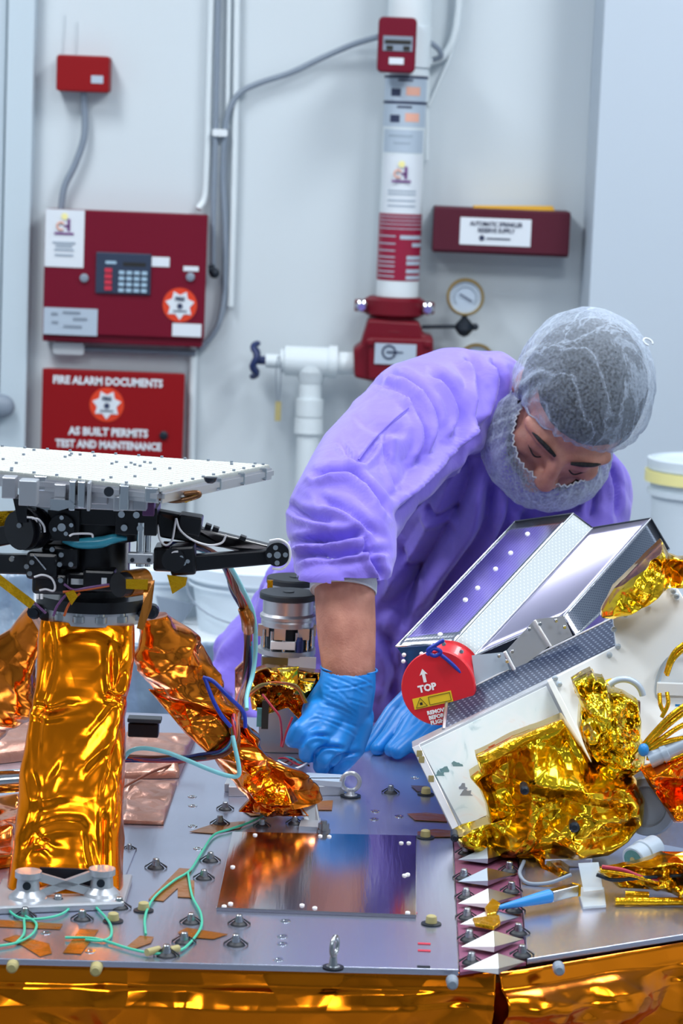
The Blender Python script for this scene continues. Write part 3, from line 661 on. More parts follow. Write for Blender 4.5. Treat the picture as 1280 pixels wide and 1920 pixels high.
# bucket stack at the right
b0 = W(1318, 900, 6.2)
zs = [0, .345, .69]
hs = W(1300, 858, 6.2)[2]; 
h3 = hs / 3
for i in range(3):
    bk = bucket(b0[0], 6.2, i * h3, ['white bucket standing on the floor at the bottom of the right hand stack', 'white bucket in the middle of the right hand stack', 'white bucket with a yellowish band at the top of the right hand stack'][i], r=.125, h=h3, hand=i == 1)
MB().lathe((b0[0], 6.2, W(1265, 902, 6.2)[2]), (0, 0, 1), [(0, .137), (.026, .137)], n=40).build('band', 'logo_y', bk)
# ================================================================ EQUIPMENT DECK (spacecraft top deck)
ZD = .90
def D(px, py, up=0.0): return ZP(px, py, ZD + up)
dk = thing('equipment_deck', (0, 2.9, ZD), 'bluish grey metal equipment deck filling the foreground, studded with bolts and skirted in amber foil', 'equipment deck')
FL, FR, SR, RR = D(0, 1797), D(860, 1818), D(985, 1802), D(1280, 1752)
dl = nrm(FR - FL); FLL = FL - dl * .55; dr = nrm(RR - SR); RRR = RR + dr * .5
fr = [FLL, FL, FR, SR, RR, RRR]
out = [p * V(1, 1, 0) for p in fr] + [V(RRR[0], 3.40, 0), V(FLL[0], 3.40, 0)]
MB().prism([p * V(.985, 1, 1) + V(0, .03 if p[1] < 3.3 else -.01, ZD - .028) for p in out], (0, 0, .022)).build('core', 'alu', dk)
pl = [FLL, FR, D(848, 1560), V(.16, 3.39, ZD), V(FLL[0], 3.39, ZD)]
MB().prism([p - V(0, 0, .006) for p in pl], (0, 0, .006)).build('plate', 'alu', dk, bevel=.0008)
pr_ = [D(988, 1798), RR, RRR, V(RRR[0], 3.39, ZD), V(.24, 3.39, ZD), D(968, 1560)]
MB().prism([p - V(0, 0, .006) for p in pr_], (0, 0, .006)).build('plate', 'alu', dk, bevel=.0008)
st = [D(862, 1817), D(986, 1799), D(966, 1560), V(.238, 3.38, ZD), V(.164, 3.38, ZD), D(850, 1560)]
MB().prism([p - V(0, 0, .006) for p in st], (0, 0, .003)).build('splice_strip', mat('strip_magenta', (.58, .34, .46), .4, metal=.4, var=.25, vscale=60), dk)
# body under the deck, stand
bd = [p * V(.97, 1, 1) + V(0, .05, 0) for p in fr]
MB().prism([V(p[0], p[1], .42) for p in bd] + [V(RRR[0] * .97, 3.36, .42), V(FLL[0] * .97, 3.36, .42)], (0, 0, ZD - .45)).build('body', 'skirt', dk)
for x, y in ((-.7, 2.5), (-.7, 3.25), (.3, 2.65), (.62, 3.25)): MB().box((x, y, .21), (.06, .06, .42)).build('stand_leg', 'dark', dk)
# foil skirt: pleated amber film hanging from the deck edge
def skirt(path, seed, name='foil_skirt', bulge=.02):
    P = [V(*p) for p in path]; L_ = np.cumsum([0] + [np.linalg.norm(b - a) for a, b in zip(P[:-1], P[1:])]); n = int(L_[-1] / .0022); u = np.linspace(0, L_[-1], n)
    X_ = np.interp(u, L_, [p[0] for p in P]); Y_ = np.interp(u, L_, [p[1] for p in P]); h = np.concatenate([np.linspace(0, .12, 90), np.linspace(.125, .42, 60)])
    U_, H = np.meshgrid(u, h); tx = np.gradient(X_); ty = np.gradient(Y_); l = np.hypot(tx, ty); nx, ny = ty / l, -tx / l
    prof = np.interp(H, [0, .003, .016, .020, .035, .06, .12, .42], [.002, .004, .008, .012, .018, .012, .002, -.01]) * bulge / .02
    sag = np.interp(H, [0, .014, .03, .12], [0, .0, 1, 1])
    d = prof + sag * (1.1 * crease(U_, H * 1.3, seed, 110, .26, .02, .09) + .35 * crease(U_, H, seed + 1, 160, .2, .008, .03)) + .0008 * wavy(U_, H, seed, 8, 1, 60) + sag * .004 * np.sin(U_ * 23 + seed)
    zt = ZD - .007 - H
    G = np.stack([X_[None] + nx[None] * d, Y_[None] + ny[None] * d, zt], 2)
    return MB().grid(G).build(name, 'skirt', dk, solid=.0006)
skirt([FLL, FR + (SR - FR) * .55], 21); skirt([FR + (SR - FR) * .57, SR, RR, RRR], 22, bulge=.026)
for x, y, m in ((22, 1815, 'foam'), (179, 1821, 'foam'), (848, 1846, 'greycond'), (1048, 1820, 'greycond')):
    Yf = (FL[1] + .012 if x < 900 else 2.40); c = W(x, y, Yf - .02); MB().lathe(c + V(0, .012, 0), (0, -1, 0), [(0, .0058), (.012, .0052), (.014, .0035)], n=14).build('foil_button', m, dk)

# bolts with dark winged clips
def bolt(px, py, s=1.0, dark='clip', cap='steel', yaw=0):
    c = D(px, py)
    b = MB(); r = .0085 * s
    b.lathe(c, (0, 0, 1), [(0, r), (.0015 * s, r * .9), (.004 * s, r * .52), (.0075 * s, r * .42)], n=16)
    b = b.build('bolt', dark, dk)
    a = MB().lathe(c + V(0, -.001, 0), (0, 0, 1), [(.0, .0042 * s), (.0068 * s, .0040 * s), (.0068 * s, .0032 * s), (.0098 * s, .0032 * s), (.0105 * s, .0024 * s)], n=14).build('bolt_head', cap, b)
    for q in (-1, 1): MB().prism([c + V(q * .004, 0, .0055) * s * V(1, 1, 1), c + V(q * .011 * s, -.002, .0005), c + V(q * .011 * s, .003, .0005)], (0, 0, .0012)).build('wing', dark, b)
    return b
BOLTS = [(242, 1594, .7), (292, 1628, 1.05), (394, 1615, 1), (382, 1648, 1), (422, 1518, .9), (412, 1546, 1), (47, 1720, 1), (154, 1725, 1), (358, 1731, 1), (345, 1768, 1.05), (448, 1734, 1), (442, 1772, 1.05), (312, 1793, 1.1), (491, 1550, .9), (732, 1487, .95), (552, 1545, .9), (223, 1703, 1.1), (109, 1700, 1.2)]
for x, y, s_ in BOLTS: bolt(x, y, s_)
STRIPB = [(873, 1601), (869, 1648), (873, 1684), (875, 1722), (879, 1763), (883, 1806), (954, 1634), (958, 1672), (963, 1709), (971, 1751), (978, 1792)]
for x, y in STRIPB: bolt(x, y, 1.05)
c = D(606, 1562); b = MB().lathe(c, (0, 0, 1), [(0, .0075), (.005, .0075), (.005, .006), (.011, .006), (.011, .0035), (.014, .0035)], n=8).build('bolt', 'steel', dk)
for x, y in ((269, 1708), (212, 1728), (797, 1571), (808, 1733), (798, 1490)):
    c = D(x, y); b = MB().lathe(c, (0, 0, 1), [(0, .0100), (.0012, .0098), (.002, .005)], n=24).build('stud', 'dark', dk); MB().lathe(c, (0, 0, 1), [(.0015, .0058), (.008, .0050), (.009, .0035)], n=16).build('stud_cap', 'foam', b)
for x, y in ((535, 1727), (529, 1756), (529, 1770), (522, 1799), (703, 1521), (701, 1536), (748, 1531), (361, 1511), (361, 1549), (371, 1591), (86, 1749), (169, 1784), (360, 1494), (778, 1458)):
    c = D(x, y); b = MB().lathe(c, (0, 0, 1), [(0, .0052), (.0008, .0050), (.0008, .0030), (.0002, .0028)], n=20).build('insert_ring', 'chrome', dk)
for x, y in ((795, 1770), (795, 1783), (770, 1712), (794, 1813)):
    c = D(x, y); MB().box(c + V(0, 0, .0004), (.012, .0045, .0006)).build('painted_mark', 'keyred' if y < 1800 else 'dark', dk)
# amber tape strips
TP = [[(-30, 1723), (118, 1733), (112, 1743), (-30, 1737)], [(5, 1762), (30, 1753), (92, 1770), (97, 1788), (75, 1794), (40, 1772)], [(150, 1742), (185, 1744), (152, 1789), (118, 1787)],
      [(278, 1687), (336, 1628), (360, 1630), (352, 1648), (306, 1690)], [(333, 1645), (364, 1652), (364, 1684), (333, 1682)], [(355, 1560), (400, 1545), (460, 1540), (450, 1553), (398, 1563)],
      [(238, 1775), (262, 1755), (288, 1757), (283, 1768), (250, 1780)], [(333, 1748), (350, 1740), (427, 1752), (400, 1761), (345, 1757)], [(586, 1503), (624, 1501), (622, 1519), (588, 1519)],
      [(763, 1526), (800, 1524), (838, 1528), (838, 1541), (778, 1538)], [(782, 1560), (815, 1555), (852, 1558), (852, 1569), (785, 1570)], [(770, 1473), (800, 1474), (804, 1486), (782, 1484)], [(455, 1520), (480, 1508), (520, 1528), (470, 1530)]]
for i, p in enumerate(TP): MB().prism([D(x, y, .0004 + .00005 * i) for x, y in p], (0, 0, .0004)).build('tape_strip', 'tape' if i != 11 else 'tapedark', dk)
# cover plate
cpq = [D(405, 1708), D(780, 1722), D(780, 1572), D(435, 1565)]
cpl = MB().prism(cpq, (0, 0, .0035)).build('cover_plate', 'alupol', dk, bevel=.0006)
for x, y in ((766, 1581), (752, 1581), (758, 1642), (764, 1640), (436, 1626), (432, 1695), (420, 1700), (600, 1568), (617, 1569), (566, 1698), (590, 1703), (764, 1712), (478, 1566)):
    c = D(x, y, .0035); MB().lathe(c, (0, 0, 1), [(0, .0026), (.0012, .0024), (.0018, .0012)], n=10).build('rivet', 'capwhite', cpl)
# thin plate with scored edge behind the front leg
MB().prism([D(238, 1590), D(256, 1592), D(232, 1652), D(120, 1650), D(120, 1590)], (0, 0, .002)).build('doubler_plate', 'alu', dk)
# eye bolts
def eyebolt(cx, cy, bx_, by_, rpx, yaw, mtl):
    base = D(bx_, by_); Yb = base[1]; c = W(cx, cy, Yb); r = rpx * KP(Yb)
    dirx = V(cos(yaw), sin(yaw), 0)
    e = MB().tube([c + r * (dirx * cos(a) + V(0, 0, 1) * sin(a)) for a in np.linspace(0, 2 * pi, 28, endpoint=False)], r * .26, n=12, sub=2, closed=True)
    e.lathe(base, (0, 0, 1), [(0, r * .75), (.0025, r * .75), (.003, r * .5), (c[2] - base[2] - r * 1.05, r * .36), (c[2] - base[2] - r * .8, r * .42)], n=20)
    e = e.build('eye_bolt', mtl, dk); MB().cyl(base, base + V(0, 0, .002), r * 1.15, n=24).build('washer', 'dark', e)
eyebolt(657, 1466, 657, 1494, 17, .05, 'milled'); eyebolt(627, 1774, 624, 1816, 18, radians(72), 'steel')
# wedge gussets in the splice strip
for i, (yl, xl, xm, xr_, w) in enumerate(((1612, 858, 912, 962, 9), (1653, 858, 912, 966, 10), (1694, 858, 914, 968, 12), (1733, 862, 918, 974, 12), (1775, 864, 924, 980, 13), (1817, 867, 932, 984, 12))):
    a = D(xl, yl, .001); m0 = D(xm, yl - w, .001); m1 = D(xm + 2, yl + w * .8, .001); e = D(xr_, yl - 14, .001); up = V(0, 0, .009)
    mb = MB().add([a, m0, m1, m0 + up, m1 + up * .6], [(0, 2, 4), (0, 4, 3), (0, 3, 1), (1, 2, 0), (1, 3, 4, 2)]); mb.build('gusset', 'capwhite' if i > 1 else 'labelgrey', dk)  # rear two wedges get blue-grey instead of white: their shade put into the colour
    mb = MB().add([m0, m1, m0 + up, m1 + up * .6, e], [(1, 4, 3), (3, 4, 2), (2, 4, 0), (0, 4, 1), (0, 1, 3, 2)]); mb.build('gusset', 'steel', dk)
for pts in ([(885, 1728), (935, 1722), (938, 1736), (925, 1745), (890, 1738)], [(908, 1708), (922, 1690), (938, 1700), (930, 1718), (912, 1722)]):
    MB().prism([D(x, y, .009) for x, y in pts], (0, 0, .004)).build('tape_wad', 'goldsolid', dk, bevel=.001)
# edge fittings behind: low rail where the gloved hand works
a = D(428, 1494); b2 = D(645, 1492); 
mb = MB().prism([a, b2, b2 + V(0, .035, 0), a + V(0, .035, 0)], (0, 0, .012)); rl = mb.build('mounting_rail', 'milled', dk, bevel=.001)
MB().prism([D(560, 1470, .012), D(640, 1476, .012), D(648, 1462, .012), D(575, 1458, .012)], (0, 0, .006)).build('rail_cover', 'labelgrey', rl)
for x in (470, 520, 560): c = D(x, 1474, .012); MB().cyl(c, c + V(0, 0, .005), .003, n=12).build('rail_screw', 'dark', rl)
MB().bar(D(545, 1462, .016), D(640, 1462, .016), .004, .004).build('rail_rod', 'dark', rl)

# ================================================================ FOIL HELPERS
def foil_tube(secs, name, m, parent, seed, amp=.16, fl=None, half=.5, n=110, rows=150, ex=4.0, nc=70, smin=.015, smax=.07, capped=True):
    """creased sleeve. secs: (xl,yl,xr,yr,Y,depth half)"""
    S = np.array(secs, float); k = len(S); q = np.linspace(0, k - 1, rows); S = np.stack([np.interp(q, range(k), S[:, j]) for j in range(6)], 1)
    A = np.linspace(0, 2 * pi, n, endpoint=False) + pi / 2; ca, sa = np.cos(A), np.sin(A)
    sx = np.sign(ca) * np.abs(ca) ** (2 / ex); sy = np.sign(sa) * np.abs(sa) ** (2 / ex); G = np.zeros((rows, n, 3)); N = np.zeros_like(G); ln = 0; Vv = np.zeros((rows, n)); U_ = np.zeros((rows, n)); last = None
    for i, (xl, yl, xr_, yr, Y, dh) in enumerate(S):
        a, b = W(xl, yl, Y), W(xr_, yr, Y); c = (a + b) / 2; hv = (b - a) / 2
        if last is not None: ln += np.linalg.norm(c - last)
        last = c; h = np.linalg.norm(hv); dv = V(0, dh, 0)
        G[i] = c + sx[:, None] * hv + sy[:, None] * dv; nn = sx[:, None] ** 3 * nrm(hv) + sy[:, None] ** 3 * V(0, 1, 0); N[i] = nn / (np.linalg.norm(nn, axis=1)[:, None] + 1e-9)
        d = np.linalg.norm(np.roll(G[i], -1, 0) - G[i], axis=1); U_[i] = np.concatenate([[0], np.cumsum(d)[:-1]]); Vv[i] = ln
    disp = crease(U_, Vv, seed, nc, amp, smin, smax) + crease(U_, Vv, seed + 5, nc, amp * .7, smin * .5, smin * 1.5)
    fade = np.minimum(1, np.minimum(np.arange(n), n - 1 - np.arange(n)) / 8)[None]
    G += N * (disp * fade)[..., None]
    if fl: G = folds(G.reshape(-1, 3), N.reshape(-1, 3), fl).reshape(G.shape)
    mb = MB().grid(G, True, True)
    if capped: mb.add(G[0], [tuple(range(n))]); mb.add(G[-1], [tuple(range(n))[::-1]])
    return mb.build(name, m, parent)
def foil_patch(poly, Y, bulge, name, m, parent, seed, amp=.3, nc=60, smin=.01, smax=.05, ctr=None, back=.02, slope=0.0, rings=46, n=170, ex=.5):
    """crumpled film bundle: outline in its own plane at depth Y, bulging forward, closed at the back"""
    P = np.array([W(x, y, Y) for x, y in poly]); c = P.mean(0) if ctr is None else W(ctr[0], ctr[1], Y)
    L_ = np.concatenate([[0], np.cumsum(np.linalg.norm(np.roll(P, -1, 0) - P, axis=1))]); P2 = np.vstack([P, P[:1]]); u = np.linspace(0, L_[-1], n, endpoint=False)
    E_ = np.stack([np.interp(u, L_, P2[:, j]) for j in range(3)], 1); r = np.linspace(0.02, 1, rings)[:, None, None]
    G = c + (E_[None] - c) * r; U_, Vv = G[..., 0], G[..., 2]
    d = bulge * (1 - r[..., 0] ** 2) ** ex + (crease(U_, Vv, seed, nc, amp, smin, smax) + crease(U_, Vv, seed + 3, nc * 2, amp * .8, smin * .4, smin * 1.2)) * np.clip((1 - r[..., 0]) * 6, .25, 1)
    G[..., 1] += -d + slope * (G[..., 2] - c[2])
    B_ = G[-1].copy(); B_[:, 1] += back; B2 = c + (B_ - c) * .9; B2[:, 1] = Y + back * 1.2; G = np.concatenate([G, B_[None], B2[None]], 0)
    mb = MB().grid(G, True, True); mb.add(G[-1], [tuple(range(n))[::-1]]); mb.add(G[0], [tuple(range(n))]); return mb.build(name, m, parent)

# ================================================================ TRIPOD WITH HINGED ARRAY
def proj(v):
    q = v - CP; z = q @ FW; return np.stack([640 + FPX * (q @ CX) / z, 960 - FPX * (q @ CY) / z], 1)
def folds(v, n, lst, mask=None):
    p = proj(v); d_all = np.zeros(len(v))
    for pts, w, amp in lst:
        P = np.array(spline([(x, y, 0) for x, y in pts], 5))[:, :2]; best = np.full(len(v), 1e9); sgn = np.zeros(len(v)); tt = np.zeros(len(v)); K = len(P) - 1
        for i in range(K):
            a, b = P[i], P[i + 1]; e = b - a; L2 = e @ e; t = np.clip(((p - a) @ e) / L2, 0, 1); c = p - a - t[:, None] * e; d = np.hypot(c[:, 0], c[:, 1]); u = d < best
            best[u] = d[u]; sgn[u] = np.sign(e[0] * c[u, 1] - e[1] * c[u, 0]); tt[u] = (i + t[u]) / K
        s = best * sgn / w; fade = np.clip(np.minimum(tt, 1 - tt) * 6 + .15, 0, 1)
        tri = lambda x: np.clip(1 - np.abs(x), 0, 1)
        d_all += amp * fade * (-1.1 * tri(s / 1.1) + .8 * tri((s - 1.6) / 1.3) + .35 * tri((s + 1.9) / 1.5))
    front = np.clip(-n[:, 1] * 2 + .4, 0, 1)
    if mask is not None: front = front * mask(v)
    return v + n * (d_all * front)[:, None]
LEGF = [(a_, w_, h_ * .62) for a_, w_, h_ in [([(62, 1322), (95, 1332), (150, 1316)], 9, .006), ([(92, 1478), (130, 1425), (200, 1345), (242, 1296)], 13, .0045), ([(55, 1502), (105, 1492), (150, 1440), (228, 1372)], 14, -.004), ([(32, 1605), (80, 1550), (150, 1545), (160, 1605)], 10, .005),
        ([(155, 1545), (185, 1655)], 9, -.004), ([(197, 1520), (198, 1662)], 6, .004), ([(212, 1205), (216, 1290), (236, 1255)], 8, .005), ([(195, 1300), (240, 1312)], 7, .005), ([(190, 1505), (222, 1395), (234, 1330)], 9, .005), ([(92, 1160), (98, 1240), (76, 1335), (68, 1430)], 9, .004),
        ([(120, 1300), (200, 1235)], 14, .0015), ([(100, 1200), (170, 1180), (240, 1215)], 14, .002), ([(60, 1440), (70, 1520), (40, 1590)], 9, .003), ([(60, 1560), (110, 1600), (120, 1650)], 8, .003), ([(215, 1430), (226, 1500), (214, 1560)], 7, .004)]]
tr = thing('gimbal_tripod', D(110, 1690), 'three-legged stand wrapped in amber foil carrying a black hinge mechanism at left', 'stand')
foil_tube([(80, 1157, 252, 1168, 2.70, .022), (74, 1200, 250, 1205, 2.69, .024), (60, 1320, 240, 1330, 2.65, .026), (45, 1480, 230, 1485, 2.60, .028), (30, 1600, 226, 1610, 2.57, .030), (22, 1652, 228, 1668, 2.56, .032)], 'front_leg', 'kapton', tr, 13, fl=LEGF, amp=.05, nc=55, smin=.02, smax=.09, ex=5, n=260, rows=330)
foil_tube([(258, 1160, 322, 1150, 2.76, .022), (275, 1225, 372, 1220, 2.78, .026), (300, 1300, 432, 1290, 2.81, .028), (360, 1380, 492, 1370, 2.84, .026), (440, 1460, 548, 1440, 2.865, .022), (478, 1520, 590, 1502, 2.88, .016)], 'side_leg', 'kaptonred', tr, 31, amp=.22, nc=120, smin=.012, smax=.06, ex=2.6)
foil_tube([(55, 1140, 85, 1190, 2.80, .02), (-20, 1205, 68, 1290, 2.83, .024), (-110, 1300, 20, 1370, 2.86, .026), (-210, 1420, -90, 1500, 2.90, .024)], 'side_leg', 'kaptonred', tr, 47, amp=.2, nc=90, smin=.012, smax=.06, ex=2.8)
foil_patch([(278, 1292), (340, 1300), (410, 1335), (452, 1385), (446, 1432), (398, 1420), (345, 1372)], 2.80, .012, 'foil_flap', 'kaptonred', tr, 51, amp=.12, nc=30, back=.004)
foil_patch([(447, 1522), (470, 1498), (520, 1500), (560, 1510), (580, 1530), (545, 1530), (500, 1528)], 2.865, .012, 'foil_cuff', 'kaptonred', tr, 52, amp=.3, nc=40, back=.01)
foil_patch([(440, 1455), (450, 1415), (500, 1420), (545, 1475), (560, 1500), (520, 1510), (480, 1500)], 2.845, .014, 'foil_cuff', 'kapton', tr, 54, amp=.4, nc=60, back=.012, ctr=(500, 1465))
# amber film patch and orange crumple at the foot of the front leg
foil_patch([(45, 1598), (85, 1590), (112, 1610), (112, 1645), (60, 1648), (42, 1630)], 2.545, .008, 'foil_patch', foil('orange_foil', (.85, .18, .02), .12, 30, .7, 80, .4), tr, 61, amp=.3, nc=40, back=.012)
# foot of front leg: base plate, posts, cross brace
a, b2 = D(-22, 1716), D(232, 1706)
w_ = nrm(b2 - a); bp_ = MB().prism([a, b2, b2 + V(0, .10, 0), a + V(0, .10, 0)], (0, 0, .008)).build('foot_plate', 'milled', tr, bevel=.002)
def onp(t, dy, up): return a + (b2 - a) * t + V(0, dy, .008 + up)
for t in (.26, .81):
    MB().lathe(onp(t, .03, 0), (0, 0, 1), [(0, .019), (.003, .017), (.008, .0115), (.019, .0105), (.020, .013), (.026, .013)], n=20).build('post', 'milled', bp_)
    c = onp(t, .021, .014); MB().cyl(c, c - V(0, .003, 0), .004, n=14).build('post_bolt', 'dark', bp_)
MB().bar(onp(.34, .03, .003), onp(.73, .03, .020), .008, .006).bar(onp(.34, .03, .020), onp(.73, .03, .003), .008, .006).build('cross_brace', 'milled', bp_)
MB().box(onp(.535, .045, .012), ((b2 - a)[0] * .42, .004, .022)).build('web', 'dark', bp_)
# clevis of the side leg
c0 = D(592, 1560); MB().prism([W(560, 1512, 2.87), W(592, 1500, 2.87), W(600, 1545, 2.86), W(592, 1556, 2.86), W(575, 1548, 2.86)], (0, .012, 0)).build('clevis', 'milled', tr, bevel=.0015)
MB().prism([D(560, 1556), D(604, 1558), D(600, 1540), D(565, 1540)], (0, 0, .004)).build('foot_plate', 'milled', tr)
# crown ring and black mechanism
GY = 2.73
def gy(px, py, Y=GY): return W(px, py, Y)
cz = lambda py, Y=GY: W(178, py, Y)[2]
gx = gy(176, 1140)[0]
def ring(mb, y0, y1, r0, r1=None, cx=None, Y=GY, n=40): x = gx if cx is None else gy(cx, 1100, Y)[0]; return mb.cyl((x, Y, cz(y0, Y)), (x, Y, cz(y1, Y)), r0, r1, n=n)
ring(MB(), 1158, 1132, .056).build('crown_ring', 'milled', tr, bevel=.001)
for an in np.linspace(-2.6, -.5, 6): c = V(gx + .053 * cos(an), GY + .053 * sin(an), cz(1150)); MB().lathe(c, (0, 0, 1), [(0, .007), (.006, .007), (.006, .0045), (.016, .0045)], n=12).build('ring_bolt', 'steel', tr)
for x, y in ((64, 1148), (86, 1153), (268, 1150), (284, 1148)):
    c = gy(x, y, 2.70); MB().lathe(c, (0, -1, 0), [(-.012, .0075), (0, .0075), (.001, .0045), (.006, .0045)], n=12).build('hinge_bolt', 'dark', tr)
ring(MB(), 1133, 1112, .0600).build('base_disc', 'black', tr, bevel=.002)
mech = ring(MB(), 1113, 990, .036).build('core_housing', 'black', tr, bevel=.002)
for x in (122, 160, 202): a_ = gy(x, 1085, 2.69); MB().bar(a_, a_ + V(0, 0, .055), .006, .004).build('housing_rib', 'black', mech)
ring(MB(), 1005, 952, .050).build('upper_ring', 'black', tr, bevel=.002)
MB().tube([gy(118 + 24 * i, 1012 + 2.5 * sin(i) + (4 if 0 < i < 4 else 0), 2.675) for i in range(6)], [.003, .005, .006, .006, .005, .002], n=12).build('cyan_tube', 'cyandeep', tr)
B_ = lambda px, py, w, h, d, nm, m, Y=2.67, bev=.001, par=tr, ang=0: MB().box(W(px, py, Y) + V(0, d / 2, 0), (w * KP(Y), d, h * KP(Y)), np.array([[cos(ang), 0, sin(ang)], [0, 1, 0], [-sin(ang), 0, cos(ang)]])).build(nm, m, par, bevel=bev)
B_(255, 978, 78, 52, .05, 'hinge_block', 'black', 2.665); B_(118, 985, 62, 60, .05, 'hinge_block', 'black', 2.67); B_(170, 965, 120, 40, .06, 'yoke', 'black', 2.68)
for x, y in ((233, 989), (263, 990), (228, 964), (256, 965)):
    c = gy(x, y, 2.663); MB().lathe(c, (0, -1, 0), [(0, .0034), (.003, .0034), (.003, .0015)], n=12).build('cap_screw', 'chrome', tr)
c = gy(116, 988, 2.664); MB().cyl(c, c - V(0, .004, 0), .013, n=30).build('bearing_cap', 'black', tr)
for dx, dy in ((0, 0), (0, -18), (18, -4), (-13, 4), (8, 12)): q = gy(116 + dx, 988 + dy, 2.659); MB().cyl(q, q - V(0, .003, 0), .0042 if dx == 0 and dy == 0 else .0022, n=12).build('cap_screw', 'chrome', tr)
# motor with amber tape
m0, m1 = gy(222, 1097, 2.655), gy(262, 1092, 2.70)
mo = MB().cyl(gy(222, 1097, 2.650), gy(268, 1090, 2.675), .0125, n=24).build('motor', 'black', tr, bevel=.001)
MB().cyl(gy(236, 1095, 2.658), gy(270, 1090, 2.676), .0138, n=24).build('motor_wrap', 'tape', mo)
MB().lathe(gy(262, 1062, 2.665), (0, 0, 1), [(0, .004), (.045, .004)], n=12).lathe(gy(276, 1062, 2.672), (0, 0, 1), [(0, .003), (.045, .003)], n=12).build('actuator_rod', 'chrome', tr)
B_(263, 1048, 48, 20, .012, 'actuator_head', 'milled', 2.655); 
for x in (248, 279): q = gy(x, 1050, 2.654); MB().cyl(q, q - V(0, .002, 0), .0022, n=10).build('cap_screw', 'dark', tr)
for px, py, w, h, m in ((148, 1091, 30, 11, 'label'), (195, 1090, 10, 13, 'label')): B_(px, py, w, h, .001, 'small_label', m, 2.69 if px < 190 else 2.675, 0)
B_(185, 1090, 60, 42, .04, 'gear_housing', 'black', 2.677, .003); B_(150, 1092, 70, 40, .03, 'gear_housing', 'black', 2.692, .003)
# left side arms and joints
MB().bar(gy(-60, 1018, 2.72), gy(70, 992, 2.68), .020, .018).build('left_arm', 'black', tr, bevel=.002)
MB().bar(gy(-60, 1055, 2.70), gy(90, 1058, 2.67), .020, .016).build('left_arm', 'black', tr, bevel=.002)
MB().cyl(gy(35, 995, 2.66), gy(82, 984, 2.69), .020, n=30).cyl(gy(45, 992, 2.663), gy(50, 991, 2.666), .022, n=30).cyl(gy(62, 989, 2.673), gy(66, 988, 2.676), .022, n=30).build('joint_drum', 'black', tr, bevel=.001)
B_(78, 1062, 60, 52, .04, 'joint_block', 'black', 2.66, .004); B_(92, 1096, 66, 40, .04, 'joint_block', 'black', 2.665, .004); B_(112, 1045, 70, 46, .05, 'joint_block', 'black', 2.68, .004)
for x, y in ((112, 1058), (133, 1058), (114, 1088), (115, 1040), (50, 1062), (56, 1075), (60, 1054), (52, 1006), (36, 985), (22, 1048), (98, 1030)):
    q = gy(x, y, 2.658); MB().cyl(q + V(0, .004, 0), q - V(0, .002, 0), .0026, n=10).build('cap_screw', 'steel', tr)
MB().cyl(gy(63, 1040, 2.656), gy(86, 1068, 2.656), .0009, n=8).build('pin', 'chrome', tr)
for pts in ([(64, 1082), (80, 1078), (96, 1084), (103, 1098), (100, 1108), (86, 1105), (74, 1107)], [(50, 970), (64, 972), (74, 984), (76, 998)], [(60, 972), (72, 974), (82, 986), (84, 998)], [(130, 1005), (140, 1001), (170, 1001), (174, 1008)]):
    MB().tube([gy(x, y, 2.652) for x, y in pts], .0011, n=8).build('white_wire', 'wirew', tr)
for q, nm in (((70, 1123), 'peg'), ((78, 1123), 'peg')): c = gy(*q, 2.655); MB().cyl(c, c + V(0, 0, .005), .0015, n=10).build(nm, 'capwhite', tr)
for pts, m in (([(120, 1095), (138, 1106), (165, 1102), (190, 1098), (205, 1096)], 'wire3'), ([(118, 1110), (140, 1108), (170, 1104), (205, 1098)], 'wire2'), ([(100, 1155), (108, 1135), (128, 1112), (150, 1105)], 'wire3'), ([(120, 1155), (130, 1132), (150, 1112)], 'wire2'), ([(50, 1118), (70, 1135), (86, 1150)], 'wire3')):
    MB().tube([gy(x, y, 2.645) for x, y in pts], .0013, n=8).build('wire', m, tr)
MB().prism([gy(122, 1112, 2.642), gy(138, 1106, 2.642), gy(146, 1118, 2.642), gy(134, 1135, 2.642)], (0, .002, 0)).build('tape_flag', 'goldsolid', tr)
MB().prism([gy(270, 1090, 2.65), gy(290, 1088, 2.65), gy(284, 1140, 2.64), gy(268, 1182, 2.635), gy(256, 1178, 2.635), gy(268, 1130, 2.64)], (0, .002, 0)).build('tape_strip', 'tape', tr)
MB().prism([gy(236, 1086, 2.64), gy(278, 1086, 2.64), gy(276, 1106, 2.64), gy(236, 1104, 2.64)], (0, .002, 0)).build('tape_strip', 'goldsolid', tr)
MB().prism([gy(313, 1078, 2.68), gy(351, 1083, 2.68), gy(348, 1098, 2.68), gy(323, 1114, 2.68)], (0, .002, 0)).build('tape_strip', 'goldsolid', tr)
MB().prism([gy(-30, 960, 2.74), gy(26, 958, 2.74), gy(34, 975, 2.74), gy(28, 992, 2.74), (gy(-30, 992, 2.74))], (0, .003, 0)).build('tape_strip', 'goldsolid', tr)
MB().bar(gy(-30, 1065, 2.62), gy(60, 1134, 2.64), .009, .004).build('ribbon_cable', 'goldsolid', tr)
